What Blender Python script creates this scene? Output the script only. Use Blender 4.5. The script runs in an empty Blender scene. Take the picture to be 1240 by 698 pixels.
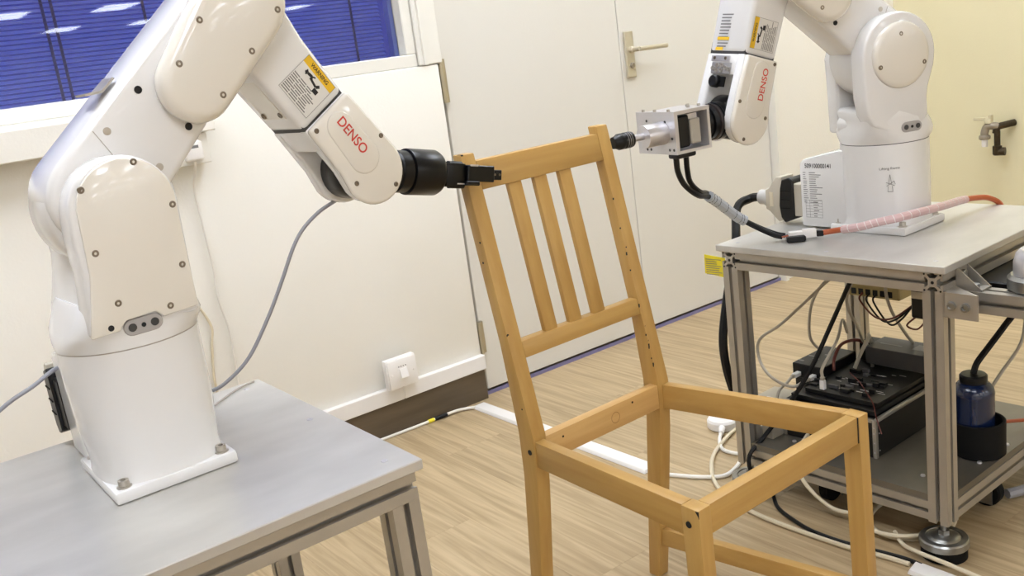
import bpy, bmesh, math, random
from mathutils import Vector, Matrix
random.seed(11)
S = bpy.context.scene
COL = S.collection
V = Vector

# ---------------------------------------------------------------- camera, world, exposure
cam = bpy.data.objects.new('camera', bpy.data.cameras.new('camera'))
COL.objects.link(cam)
right = V((0.78867, -0.60048, -0.13196)); down = V((-0.25137, -0.11906, -0.96054)); fwd = V((0.56108, 0.79072, -0.24484))
m = Matrix.Identity(4)
for i in range(3):
    m[i][0] = right[i]; m[i][1] = -down[i]; m[i][2] = -fwd[i]
m.translation = V((0, 0, 1.094))
cam.matrix_world = m
cam.data.sensor_width = 36.0
cam.data.lens = 33.615
cam.data.clip_start = 0.02
S.camera = cam
w = bpy.data.worlds.new('world'); S.world = w
w.use_nodes = True
w.node_tree.nodes['Background'].inputs[0].default_value = (0.035, 0.05, 0.32, 1)
w.node_tree.nodes['Background'].inputs[1].default_value = 1.0
S.view_settings.view_transform = 'Standard'
S.view_settings.look = 'None'
S.view_settings.gamma = 1.0
S.view_settings.use_curve_mapping = False
S.view_settings.exposure = 0.0
PANEL_LIGHT = 12.8        # radiance of the ceiling light panels

# ---------------------------------------------------------------- helpers
ROOT = {}
MADE = []
def lin(c):
    return tuple(((x/255)/12.92 if x/255 <= 0.04045 else ((x/255+0.055)/1.055)**2.4) for x in c)

def mat(name, rgb, rough=0.5, metal=0.0, var=0.0, scale=(8, 8, 8), bump=0.0, bscale=60, coat=0.0, rgb2=None, spec=None, detail=4):
    M = bpy.data.materials.new(name); M.use_nodes = True
    nt = M.node_tree; b = nt.nodes['Principled BSDF']
    c = lin(rgb)
    b.inputs['Base Color'].default_value = (*c, 1)
    b.inputs['Roughness'].default_value = rough
    b.inputs['Metallic'].default_value = metal
    b.inputs['Coat Weight'].default_value = coat
    if spec is not None: b.inputs['Specular IOR Level'].default_value = spec
    if var > 0 or rgb2 or bump > 0:
        tc = nt.nodes.new('ShaderNodeTexCoord')
    if var > 0 or rgb2:
        mp = nt.nodes.new('ShaderNodeMapping'); mp.inputs['Scale'].default_value = scale
        nz = nt.nodes.new('ShaderNodeTexNoise'); nz.inputs['Scale'].default_value = 1.0; nz.inputs['Detail'].default_value = detail
        rp = nt.nodes.new('ShaderNodeValToRGB')
        c2 = lin(rgb2) if rgb2 else tuple(x*(1-var) for x in c)
        rp.color_ramp.elements[0].position = 0.3; rp.color_ramp.elements[1].position = 0.7
        rp.color_ramp.elements[0].color = (*c2, 1)
        rp.color_ramp.elements[1].color = (*c, 1)
        nt.links.new(tc.outputs['Object'], mp.inputs[0]); nt.links.new(mp.outputs[0], nz.inputs['Vector'])
        nt.links.new(nz.outputs[0], rp.inputs[0]); nt.links.new(rp.outputs[0], b.inputs['Base Color'])
    if bump > 0:
        n2 = nt.nodes.new('ShaderNodeTexNoise'); n2.inputs['Scale'].default_value = bscale
        bp = nt.nodes.new('ShaderNodeBump'); bp.inputs['Strength'].default_value = bump; bp.inputs['Distance'].default_value = 0.002
        nt.links.new(tc.outputs['Object'], n2.inputs['Vector']); nt.links.new(n2.outputs[0], bp.inputs['Height'])
        nt.links.new(bp.outputs[0], b.inputs['Normal'])
    return M

def obj(name, bm, material, parent=None, ang=32, kind=None):
    """link a bmesh (in world coordinates) as one mesh object"""
    if ang is not None:
        bmesh.ops.recalc_face_normals(bm, faces=bm.faces[:])
    off = V((0, 0, 0))
    if parent is not None: off = ROOT[parent.name]
    if off.length > 0: bmesh.ops.translate(bm, verts=bm.verts[:], vec=-off)
    if ang is not None:
        a = math.radians(ang)
        for f in bm.faces: f.smooth = True
        for e in bm.edges:
            if len(e.link_faces) == 2 and e.calc_face_angle(0) > a: e.smooth = False
    me = bpy.data.meshes.new(name); bm.to_mesh(me); bm.free()
    if material: me.materials.append(material)
    o = bpy.data.objects.new(name, me); COL.objects.link(o)
    if parent is not None: o.parent = parent
    ROOT[o.name] = off
    MADE.append(o)
    if kind: o['kind'] = kind
    return o

def tag(o, label, cat, group=None):
    o['label'] = label; o['category'] = cat
    if group: o['group'] = group
    return o

def thing(name, label, cat, loc, group=None):
    o = bpy.data.objects.new(name, None); COL.objects.link(o); o.location = loc
    o.empty_display_size = 0.05
    ROOT[o.name] = V(loc)
    return tag(o, label, cat, group)

def struct(o):
    o['kind'] = 'structure'; return o

def B(): return bmesh.new()

def bevel(bm, off, seg=2, ang=40):
    a = math.radians(ang)
    bmesh.ops.recalc_face_normals(bm, faces=bm.faces[:])
    es = [e for e in bm.edges if len(e.link_faces) == 2 and e.calc_face_angle(0) > a]
    if es: bmesh.ops.bevel(bm, geom=es, offset=off, segments=seg, profile=0.5, affect='EDGES', clamp_overlap=True)
    return bm

def W(x, y, z): return V((x, y, z))

def box(bm, x0, x1, y0, y1, z0, z1, f=W):
    c = [f(x, y, z) for z in (z0, z1) for x, y in ((x0, y0), (x1, y0), (x1, y1), (x0, y1))]
    v = [bm.verts.new(p) for p in c]
    for q in ((0, 3, 2, 1), (4, 5, 6, 7), (0, 1, 5, 4), (1, 2, 6, 5), (2, 3, 7, 6), (3, 0, 4, 7)):
        bm.faces.new([v[i] for i in q])
    return bm

def hexa(bm, bot, top):
    v = [bm.verts.new(p) for p in list(bot)+list(top)]; n = len(bot)
    bm.faces.new(v[:n][::-1]); bm.faces.new(v[n:])
    for i in range(n): bm.faces.new((v[i], v[(i+1) % n], v[n+(i+1) % n], v[n+i]))
    return bm

def prism(bm, pts, f, w0, w1):
    """outline of (u,v) pairs swept along w; f(u,v,w)->world"""
    return hexa(bm, [f(u, v, w0) for u, v in pts], [f(u, v, w1) for u, v in pts])

def loft(bm, loops):
    L = [[bm.verts.new(p) for p in lp] for lp in loops]; n = len(L[0])
    for a, b in zip(L[:-1], L[1:]):
        for i in range(n): bm.faces.new((a[i], a[(i+1) % n], b[(i+1) % n], b[i]))
    bm.faces.new(L[0][::-1]); bm.faces.new(L[-1])
    return bm

def frame_of(axis):
    a = V(axis).normalized()
    t = V((0, 0, 1)) if abs(a.z) < 0.9 else V((1, 0, 0))
    u = a.cross(t).normalized(); return a, u, a.cross(u)

def lathe(bm, prof, org, axis, n=20):
    """prof = [(radius, height)...] around axis from org"""
    a, u, v = frame_of(axis); org = V(org)
    return loft(bm, [[org + a*h + (u*math.cos(2*math.pi*k/n)+v*math.sin(2*math.pi*k/n))*max(r, 1e-5) for k in range(n)] for r, h in prof])

def catmull(pts, sub=6):
    p = [V(q) for q in pts]; p = [p[0]*2-p[1]] + p + [p[-1]*2-p[-2]]; out = []
    for i in range(1, len(p)-2):
        a, b, c, d = p[i-1:i+3]
        for k in range(sub):
            t = k/sub
            out.append(0.5*((2*b)+(c-a)*t+(2*a-5*b+4*c-d)*t*t+(3*b-a-3*c+d)*t**3))
    out.append(p[-2]); return out

def tube(bm, pts, rad, n=8, sub=6):
    P = catmull(pts, sub) if sub > 1 else [V(q) for q in pts]
    loops = []; u = None
    for i, p in enumerate(P):
        t = (P[min(i+1, len(P)-1)]-P[max(i-1, 0)]).normalized()
        if u is None: _, u, _ = frame_of(t)
        u = (u - t*u.dot(t)).normalized(); v = t.cross(u)
        loops.append([p+(u*math.cos(2*math.pi*k/n)+v*math.sin(2*math.pi*k/n))*rad for k in range(n)])
    return loft(bm, loops)

def capsule(c1, r1, c2, r2, n=14):
    dx, dz = c2[0]-c1[0], c2[1]-c1[1]; D = math.hypot(dx, dz); th = math.atan2(dz, dx)
    be = math.acos(max(-1, min(1, (r1-r2)/D)))
    o = []
    for k in range(n+1):
        a = th+be+(2*math.pi-2*be)*k/n; o.append((c1[0]+r1*math.cos(a), c1[1]+r1*math.sin(a)))
    for k in range(n+1):
        a = th-be+2*be*k/n; o.append((c2[0]+r2*math.cos(a), c2[1]+r2*math.sin(a)))
    return o

def arc(c, r, a0, a1, n=12):
    return [(c[0]+r*math.cos(math.radians(a0+(a1-a0)*k/n)), c[1]+r*math.sin(math.radians(a0+(a1-a0)*k/n))) for k in range(n+1)]

def text(name, body, origin, xd, yd, width, height, material, parent, center=False, bold=0.0, wrap=None):
    cu = bpy.data.curves.new(name, 'FONT'); cu.body = body; cu.size = 1.0; cu.extrude = 0.0; cu.offset = bold
    o = bpy.data.objects.new(name, cu); COL.objects.link(o)
    dg = bpy.context.evaluated_depsgraph_get()
    me = bpy.data.meshes.new_from_object(o.evaluated_get(dg))
    bpy.data.objects.remove(o)
    bm = B(); bm.from_mesh(me); bpy.data.meshes.remove(me)
    xs = [v.co.x for v in bm.verts]; ys = [v.co.y for v in bm.verts]
    x0, x1, y0, y1 = min(xs), max(xs), min(ys), max(ys)
    X, Y = V(xd).normalized(), V(yd).normalized(); org = V(origin)
    for v in bm.verts:
        a = (v.co.x-x0)/(x1-x0)*width; b = (v.co.y-y0)/(y1-y0)*height
        if center: a -= width/2; b -= height/2
        if wrap is None: v.co = org + X*a + Y*b
        else:            # round a vertical column: wrap = (axis point, outward direction, radius)
            q = a/wrap[2]; v.co = V((wrap[0].x, wrap[0].y, org.z)) + (V(wrap[1])*math.cos(q) + X*math.sin(q))*wrap[2] + Y*b
    return obj(name, bm, material, parent, ang=None)

def quad(bm, o, X, Y, a0, a1, b0, b1):
    bm.faces.new([bm.verts.new(o+X*a+Y*b) for a, b in ((a0, b0), (a1, b0), (a1, b1), (a0, b1))]); return bm

# ---------------------------------------------------------------- materials
M = {}
M['wall'] = mat('wall_cream_paint', (238, 235, 227), 0.6, var=0.03, scale=(2, 2, 2), bump=0.25, bscale=140)
M['wall_yellow'] = mat('wall_yellow_paint', (227, 218, 181), 0.6, var=0.04, scale=(2, 2, 2), bump=0.25, bscale=140)
M['door'] = mat('door_laminate', (222, 219, 211), 0.4, var=0.02, scale=(3, 3, 1), bump=0.08, bscale=200)
M['ceiling'] = mat('ceiling_tile', (235, 233, 228), 0.8, var=0.04, scale=(20, 20, 20))
M['white_frame'] = mat('white_painted_frame', (236, 234, 226), 0.4, var=0.03, scale=(3, 3, 20))
M['white_pvc'] = mat('white_pvc', (238, 235, 232), 0.35)
M['skirting'] = mat('brown_vinyl_skirting', (104, 90, 72), 0.5, var=0.35, scale=(3, 30, 30))
M['blue_strip'] = mat('blue_strip', (122, 118, 158), 0.35)
M['blind'] = mat('blind_slat_dusk_tint', (152, 172, 255), 0.45)  # blue of the dusk light behind the blind, put into the slat colour
M['cord'] = mat('blind_cord', (38, 42, 120), 0.6)
M['robot'] = mat('robot_white_paint', (229, 228, 227), 0.2, coat=0.5)
M['cover'] = mat('robot_cream_cover', (229, 224, 214), 0.16, coat=0.6)
M['seam'] = mat('seam_dark', (58, 57, 57), 0.6)
M['seam_soft'] = mat('seam_grey', (165, 158, 148), 0.6)
M['steel'] = mat('screw_steel', (186, 180, 170), 0.35, metal=0.75)
M['screw'] = mat('dull_screw_head', (128, 117, 102), 0.35, metal=0.7)
M['dark_hole'] = mat('dark_recess', (14, 14, 16), 0.7)
M['black'] = mat('black_anodised', (8, 8, 10), 0.3, spec=0.35)
M['black_plastic'] = mat('black_plastic', (12, 12, 13), 0.4, spec=0.35)
M['rubber'] = mat('black_rubber', (10, 10, 10), 0.7, spec=0.2)
M['alu'] = mat('extruded_aluminium', (184, 179, 170), 0.36, metal=0.7, var=0.12, scale=(12, 12, 12))
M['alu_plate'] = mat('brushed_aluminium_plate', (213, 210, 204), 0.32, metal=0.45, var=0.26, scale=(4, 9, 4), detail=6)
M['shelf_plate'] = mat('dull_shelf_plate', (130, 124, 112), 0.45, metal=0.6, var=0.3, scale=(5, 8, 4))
M['alu_bright'] = mat('machined_aluminium', (205, 203, 206), 0.32, metal=0.7)
M['zinc'] = mat('zinc_plated_steel', (165, 165, 162), 0.28, metal=0.9, var=0.2, scale=(30, 30, 30))
M['grey_hood'] = mat('grey_connector_metal', (188, 180, 164), 0.5, metal=0.2)
M['hose'] = mat('grey_hose', (142, 142, 148), 0.45)
M['cable_grey'] = mat('grey_cable', (176, 168, 152), 0.5)
M['cable_cream'] = mat('cream_cable', (216, 204, 178), 0.5)
M['cable_white'] = mat('white_cable', (232, 228, 220), 0.45)
M['cable_black'] = mat('black_cable', (11, 11, 12), 0.45, spec=0.3)
M['orange'] = mat('orange_cable', (178, 88, 46), 0.45)
M['pinkwrap'] = mat('clear_spiral_wrap', (208, 176, 174), 0.3)
M['greywrap'] = mat('grey_spiral_wrap', (176, 182, 190), 0.35)
M['yellow'] = mat('yellow_sticker', (236, 190, 34), 0.5)
M['paper_yellow'] = mat('yellow_paper_note', (240, 222, 52), 0.6)
M['sticker'] = mat('white_sticker', (226, 224, 220), 0.45)
M['print'] = mat('grey_print', (120, 118, 118), 0.6)
M['ink'] = mat('black_ink', (28, 26, 28), 0.6)
M['red'] = mat('red_logo', (206, 66, 54), 0.45)
M['redwire'] = mat('red_wire', (92, 36, 28), 0.5)
M['gbox'] = mat('grey_module', (80, 79, 80), 0.5, var=0.12, scale=(20, 20, 20))
M['pcb'] = mat('black_board', (15, 15, 15), 0.45, var=0.3, scale=(60, 60, 60))
M['case_black'] = mat('black_case', (13, 12, 12), 0.5, var=0.3, scale=(30, 30, 30))
M['psu'] = mat('dull_metal_panel', (178, 170, 154), 0.5, metal=0.3)
M['blue_tank'] = mat('blue_bottle_plastic', (13, 28, 60), 0.25, coat=0.4)
M['brass'] = mat('old_dark_brass', (70, 58, 40), 0.45, metal=0.6, var=0.4, scale=(60, 60, 60))
M['tap_grey'] = mat('tap_grey_metal', (150, 140, 124), 0.4, metal=0.4)
M['tap_lever'] = mat('tap_lever_plastic', (206, 196, 164), 0.5)
M['nickel'] = mat('pale_nickel', (206, 198, 178), 0.3, metal=0.5)
M['hinge'] = mat('hinge_steel', (186, 176, 150), 0.35, metal=0.6)
M['term'] = mat('terminal_block', (176, 160, 112), 0.5)

def wood(name, scale, c1, c2):
    return mat(name, c1, 0.42, rgb2=c2, scale=scale, bump=0.05, bscale=300, detail=6)
WC1, WC2 = (192, 154, 88), (178, 138, 74)
M['wood_x'] = wood('beech_along_x', (4, 60, 60), WC1, WC2)
M['wood_y'] = wood('beech_along_y', (60, 4, 60), WC1, WC2)
M['wood_z'] = wood('beech_along_z', (60, 60, 4), WC1, WC2)
M['pine_x'] = wood('raw_pine_along_x', (3, 40, 70), (216, 178, 116), (202, 158, 96))

def floor_mat():
    mt = bpy.data.materials.new('oak_vinyl_plank'); mt.use_nodes = True
    nt = mt.node_tree; b = nt.nodes['Principled BSDF']; N = nt.nodes.new; L = nt.links.new
    tc = N('ShaderNodeTexCoord'); oi = N('ShaderNodeObjectInfo')
    ad = N('ShaderNodeVectorMath'); ad.operation = 'ADD'
    mul = N('ShaderNodeMath'); mul.operation = 'MULTIPLY'; mul.inputs[1].default_value = 37.0
    cmb = N('ShaderNodeCombineXYZ')
    L(oi.outputs['Random'], mul.inputs[0]); L(mul.outputs[0], cmb.inputs[0]); L(mul.outputs[0], cmb.inputs[1])
    L(tc.outputs['Object'], ad.inputs[0]); L(cmb.outputs[0], ad.inputs[1])
    mp = N('ShaderNodeMapping'); mp.inputs['Scale'].default_value = (60, 2.6, 1); L(ad.outputs[0], mp.inputs[0])
    n1 = N('ShaderNodeTexNoise'); n1.inputs['Scale'].default_value = 1; n1.inputs['Detail'].default_value = 7; n1.inputs['Distortion'].default_value = 1.0
    L(mp.outputs[0], n1.inputs['Vector'])
    mp2 = N('ShaderNodeMapping'); mp2.inputs['Scale'].default_value = (9, 1.6, 1); L(ad.outputs[0], mp2.inputs[0])
    n2 = N('ShaderNodeTexNoise'); n2.inputs['Scale'].default_value = 1; n2.inputs['Detail'].default_value = 4; n2.inputs['Distortion'].default_value = 1.2
    L(mp2.outputs[0], n2.inputs['Vector'])
    r1 = N('ShaderNodeValToRGB'); e = r1.color_ramp.elements
    e[0].position = 0.30; e[0].color = (*lin((162, 140, 106)), 1); e[1].position = 0.68; e[1].color = (*lin((196, 174, 138)), 1)
    L(n1.outputs[0], r1.inputs[0])
    mx = N('ShaderNodeMix'); mx.data_type = 'RGBA'; mx.blend_type = 'MULTIPLY'; mx.inputs[0].default_value = 0.7
    r2 = N('ShaderNodeValToRGB'); e = r2.color_ramp.elements
    e[0].position = 0.3; e[0].color = (0.88, 0.86, 0.83, 1); e[1].position = 0.65; e[1].color = (1, 1, 1, 1)
    L(n2.outputs[0], r2.inputs[0]); L(r1.outputs[0], mx.inputs[6]); L(r2.outputs[0], mx.inputs[7])
    hs = N('ShaderNodeHueSaturation')
    mr = N('ShaderNodeMapRange'); mr.inputs[3].default_value = 0.97; mr.inputs[4].default_value = 1.03
    L(oi.outputs['Random'], mr.inputs[0]); L(mr.outputs[0], hs.inputs['Value']); L(mx.outputs[2], hs.inputs['Color'])
    L(hs.outputs[0], b.inputs['Base Color'])
    b.inputs['Roughness'].default_value = 0.42
    bp = N('ShaderNodeBump'); bp.inputs['Strength'].default_value = 0.12; bp.inputs['Distance'].default_value = 0.001
    L(n1.outputs[0], bp.inputs['Height']); L(bp.outputs[0], b.inputs['Normal'])
    return mt
M['floor'] = floor_mat()

def glass_mat():
    mt = bpy.data.materials.new('window_glass'); mt.use_nodes = True
    nt = mt.node_tree; nt.nodes.clear(); N = nt.nodes.new; L = nt.links.new
    out = N('ShaderNodeOutputMaterial'); mx = N('ShaderNodeMixShader'); tr = N('ShaderNodeBsdfTransparent'); gl = N('ShaderNodeBsdfGlossy'); fr = N('ShaderNodeFresnel')
    gl.inputs['Roughness'].default_value = 0.015; fr.inputs['IOR'].default_value = 1.5
    tr.inputs[0].default_value = (0.96, 0.97, 1.0, 1)
    L(fr.outputs[0], mx.inputs[0]); L(tr.outputs[0], mx.inputs[1]); L(gl.outputs[0], mx.inputs[2]); L(mx.outputs[0], out.inputs[0])
    return mt
M['glass'] = glass_mat()

def emit_mat(name, col, s):
    mt = bpy.data.materials.new(name); mt.use_nodes = True
    b = mt.node_tree.nodes['Principled BSDF']
    b.inputs['Base Color'].default_value = (0.8, 0.8, 0.8, 1)
    b.inputs['Emission Color'].default_value = (*col, 1); b.inputs['Emission Strength'].default_value = s
    return mt
M['panel'] = emit_mat('light_panel_diffuser', (0.925, 0.985, 1.085), PANEL_LIGHT)

# ---------------------------------------------------------------- the room
RX0, RX1, RY0, RY1, RZ = -8.0, 4.0, -18.5, 2.47, 2.6
RXF = 14.0                # the open-plan hall goes on to here beyond the end of the yellow wall
fl = struct(obj('floor', box(B(), RX0, RXF, RY0, RY1+0.3, -0.06, -0.004), M['floor']))
ROOT['floor'] = V((0, 0, 0))
pw, pl = 0.18, 1.22
pm = None
for i in range(-3, 24):
    x = i*pw
    y0 = -0.9 - (i*0.43) % pl
    k = 0
    while y0+k*pl < RY1+0.02:
        ya = y0+k*pl; yb = min(ya+pl, RY1+0.03); k += 1
        if x+pw > RX1+0.1 or yb < -0.6: continue
        full = abs(yb-ya-pl) < 1e-6
        if pm is None or not full:
            bm = box(B(), 0.0002, pw-0.0002, 0.0002, (yb-ya)-0.0002, -0.004, 0.0)
            o = obj('plank', bm, M['floor'], None); me = o.data
            if full: pm = me
        else:
            o = bpy.data.objects.new('plank', pm); COL.objects.link(o)
        o.location = (x, ya, 0); o.parent = fl
ceil_ = struct(obj('ceiling', box(B(), RX0, RXF, RY0, RY1+0.3, RZ, RZ+0.1), M['ceiling']))
# window wall with door opening: everything in it at least 6 cm thick
b = B()
WX0, WX1 = -2.2, 1.53       # window opening
box(b, RX0, 1.598, RY1, RY1+0.22, 0, 1.068)
bevel(b, 0.006, 2)
box(b, RX0, 1.615, RY1, RY1+0.22, 2.0, RZ)
box(b, RX0, WX0, RY1, RY1+0.22, 1.068, 2.0)
box(b, 1.602, 3.15, RY1, RY1+0.22, 2.12, RZ)
box(b, 3.15, RX1+0.1, RY1-0.0, RY1+0.22, 0, RZ)
wl = struct(obj('wall_left', b, M['wall']))
struct(obj('wall_right', box(B(), RX1, RX1+0.12, -3.0, RY1+0.0, 0, RZ), M['wall_yellow']))
struct(obj('wall_far', box(B(), RX1+0.12, RXF, -3.0, -2.88, 0, RZ), M['wall']))
struct(obj('wall_end', box(B(), RXF, RXF+0.12, RY0, -2.88, 0, RZ), M['wall']))
struct(obj('wall_rear', box(B(), RX0-0.12, RX0, RY0, RY1+0.2, 0, RZ), M['wall']))
struct(obj('wall_near', box(B(), RX0, RXF, RY0-0.12, RY0, 0, RZ), M['wall']))
# window frame, panes, blind
b = B()
box(b, WX0, 1.53, RY1+0.005, RY1+0.075, 1.068, 1.105)
box(b, WX0, 1.53, RY1+0.005, RY1+0.075, 1.96, 2.0)
box(b, 1.497, 1.53, RY1+0.005, RY1+0.075, 1.105, 1.96)
box(b, WX0, WX0+0.04, RY1+0.005, RY1+0.075, 1.105, 1.96)
box(b, -0.36, -0.32, RY1+0.005, RY1+0.075, 1.105, 1.96)
bevel(b, 0.003, 1)
win = struct(obj('window_1', b, M['white_frame']))
obj('pane', box(B(), -0.32, 1.497, RY1+0.045, RY1+0.049, 1.105, 1.96), M['glass'], win)
obj('pane', box(B(), WX0+0.04, -0.36, RY1+0.045, RY1+0.049, 1.105, 1.96), M['glass'], win)
obj('frame_bead', box(B(), 1.484, 1.497, RY1+0.05, RY1+0.075, 1.105, 1.96), M['blind'], win)
struct(obj('trim_1', bevel(box(B(), 1.532, 1.612, RY1-0.002, RY1+0.10, 1.069, 2.0), 0.003, 1), M['white_frame']))
struct(obj('trim_2', box(B(), 1.545, 1.556, RY1-0.012, RY1-0.002, 1.069, 2.0), M['white_frame']))
bl = thing('venetian_blind', 'venetian blind with blue dusk light painted into its narrow horizontal slats behind the window glass', 'blind', (0.6, RY1+0.10, 1.9))
sb = B()
hexa(sb, [W(-0.3, RY1+0.092, -0.0036), W(1.478, RY1+0.092, -0.0036), W(1.478, RY1+0.0905, -0.0028), W(-0.3, RY1+0.0905, -0.0028)][::-1],
     [W(-0.3, RY1+0.101, 0.0032), W(1.478, RY1+0.101, 0.0032), W(1.478, RY1+0.0995, 0.0040), W(-0.3, RY1+0.0995, 0.0040)][::-1])
s0 = obj('slat', sb, M['blind'], bl)
zs = 1.108
s0.location = (0, 0, zs); k = 1
while zs < 1.94:
    zs += 0.0112
    o = s0.copy(); COL.objects.link(o); o.location = (0, 0, zs); o.parent = bl
for x in (-0.1, 0.563, 0.585, 0.80, 1.10, 1.383):
    obj('ladder_cord', box(B(), x-0.0035, x+0.0035, RY1+0.088, RY1+0.0895, 1.106, 1.95), M['cord'], bl)
obj('headrail', box(B(), -0.31, 1.48, RY1+0.085, RY1+0.12, 1.945, 1.965), M['blind'], bl)
# ledge and trunking below the window
struct(obj('trim_3', bevel(box(B(), RX0, 0.865, RY1-0.07, RY1, 0.986, 1.058), 0.003, 1), M['wall']))
struct(obj('trim_4', bevel(box(B(), 0.55, 0.845, RY1-0.05, RY1, 0.908, 0.984), 0.002, 1), M['wall']))
b = B(); box(b, RX0, 1.288, RY1-0.022, RY1, 0.103, 0.150); box(b, 1.2885, 1.596, RY1-0.022, RY1, 0.103, 0.150)
struct(obj('trim_5', bevel(b, 0.002, 1), M['white_pvc']))
struct(obj('baseboard_left', bevel(box(B(), RX0, 1.594, RY1-0.012, RY1, 0, 0.101), 0.002, 1), M['skirting']))
# doors
def door(name, x0, x1):
    d = struct(obj(name, bevel(box(B(), x0, x1, 2.492, 2.535, 0.016, 2.11), 0.0015, 1), M['door'])); return d
d1 = door('door_1', 1.6185, 2.3585)
d2 = door('door_2', 2.3615, 3.128)
for z0, z1 in ((0.95, 1.08), (0.145, 0.25), (1.80, 1.92)):
    h = B(); lathe(h, [(0.007, 0), (0.007, z1-z0)], (1.6095, 2.478, z0), (0, 0, 1), 10)
    box(h, 1.6095, 1.626, 2.4795, 2.4915, z0, z1)
    obj('hinge', h, M['hinge'], d1)
b = B(); box(b, 3.131, 3.15, 2.455, 2.56, 0, 2.12); box(b, 1.616, 3.15, 2.50, 2.56, 2.113, 2.125)
struct(obj('trim_6', b, M['white_frame']))
struct(obj('trim_7', box(B(), 1.6, 3.131, 2.484, 2.489, 0.0, 0.011), M['blue_strip']))
struct(obj('wall_outer', box(B(), 1.61, 3.15, 2.58, 2.69, 0, 2.13), M['wall']))
# lever handle on door_2
h = B(); box(h, 2.378, 2.420, 2.482, 2.492, 0.928, 1.085); bevel(h, 0.002, 1)
pl_ = obj('handle_plate', h, M['nickel'], d2)
h = B(); lathe(h, [(0.011, 0), (0.011, 0.012), (0.008, 0.014), (0.008, 0.045)], (2.402, 2.482, 1.022), (0, -1, 0), 14)
tube(h, [(2.402, 2.440, 1.022), (2.43, 2.438, 1.022), (2.535, 2.438, 1.020)], 0.0085, 10, 4)
obj('lever', h, M['nickel'], d2)
obj('key_cylinder', lathe(B(), [(0.010, 0), (0.010, 0.004), (0.008, 0.006)], (2.402, 2.482, 0.968), (0, -1, 0), 14), M['tap_grey'], d2)

# ceiling light panels
pmesh = fmesh = None
PX, PY = 0.31, 0.60
rows = [-16.25+iy*4.0 for iy in range(5)] + [1.55]  # last row is added off the grid to brighten the window wall
for ix in range(-7, 5):
    for y in rows:
        x = 4.95+ix*1.70
        if x > RX1-0.5 and y > -3.5: continue
        if x > 1.0 and -1.0 < y < 1.0: continue
        if x < -1.0 and y > -1.0: continue
        if pmesh is None:
            f = obj('light_panel', box(B(), -PX+0.02, PX-0.02, -PY+0.02, PY-0.02, -0.024, -0.018), M['panel']); pmesh = f.data
            fr = B()
            box(fr, -PX, PX, -PY, -PY+0.018, -0.03, 0); box(fr, -PX, PX, PY-0.018, PY, -0.03, 0)
            box(fr, -PX, -PX+0.018, -PY+0.018, PY-0.018, -0.03, 0); box(fr, PX-0.018, PX, -PY+0.018, PY-0.018, -0.03, 0)
            g_ = obj('light_frame', fr, M['white_pvc']); fmesh = g_.data
        else:
            f = bpy.data.objects.new('light_panel', pmesh); g_ = bpy.data.objects.new('light_frame', fmesh)
            COL.objects.link(f); COL.objects.link(g_)
        f.location = (x, y, RZ); f.parent = ceil_
        g_.location = (0, 0, 0); g_.parent = f

# ---------------------------------------------------------------- wall fittings
t = thing('wall_switch', 'white surface mounted wall switch box above the white trunking', 'switch', (1.28, RY1-0.02, 0.15))
obj('back_box', bevel(box(B(), 1.229, 1.331, RY1-0.045, RY1-0.0225, 0.1505, 0.243), 0.003, 2), M['white_pvc'], t)
fp = obj('face_plate', bevel(box(B(), 1.231, 1.329, RY1-0.052, RY1-0.045, 0.153, 0.241), 0.003, 2), M['white_pvc'], t)
rk = B(); hexa(rk, [W(1.268, RY1-0.052, 0.182), W(1.294, RY1-0.052, 0.182), W(1.294, RY1-0.052, 0.212), W(1.268, RY1-0.052, 0.212)],
               [W(1.269, RY1-0.062, 0.184), W(1.293, RY1-0.062, 0.184), W(1.293, RY1-0.054, 0.211), W(1.269, RY1-0.054, 0.211)])
obj('rocker', rk, M['white_pvc'], fp)
bm = B()
for i in range(4): box(bm, 1.266+i*0.008, 1.270+i*0.008, RY1-0.0523, RY1-0.052, 0.2165, 0.2195)
obj('marking', bm, M['print'], fp)
for x in (1.242, 1.318): obj('screw', lathe(B(), [(0.004, 0), (0.003, 0.0012)], (x, RY1-0.052, 0.197), (0, -1, 0), 10), M['white_pvc'], fp)

t = thing('wall_sensor', 'small white rounded sensor box with a grey slot below the window', 'sensor', (0.79, RY1-0.05, 0.945))
bd = obj('housing', bevel(box(B(), 0.774, 0.822, RY1-0.072, RY1-0.0505, 0.918, 0.968), 0.007, 3), M['white_pvc'], t)
obj('slot', box(B(), 0.788, 0.810, RY1-0.0727, RY1-0.0715, 0.950, 0.957), M['print'], bd)
cb = B(); tube(cb, [(0.798, RY1-0.062, 0.918), (0.797, RY1-0.045, 0.89), (0.797, RY1-0.012, 0.848), (0.80, RY1-0.008, 0.774), (0.801, RY1-0.008, 0.72), (0.804, RY1-0.008, 0.633), (0.80, RY1-0.008, 0.546), (0.811, RY1-0.008, 0.453), (0.806, RY1-0.008, 0.30), (0.806, RY1-0.02, 0.158)], 0.0035, 8, 5)
tag(obj('sensor_cable', cb, M['cable_white']), 'thin white cable hanging down the wall from the sensor box', 'cable')
cb = B(); tube(cb, [(0.70, RY1-0.008, 0.60), (0.742, RY1-0.006, 0.546), (0.766, RY1-0.006, 0.482), (0.757, RY1-0.006, 0.434), (0.744, RY1-0.006, 0.345), (0.745, RY1-0.006, 0.28), (0.745, RY1-0.02, 0.158)], 0.0035, 8, 5)
tag(obj('wall_cable', cb, M['cable_cream']), 'thin cream cable on the wall just right of the left robot column', 'cable')

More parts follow.
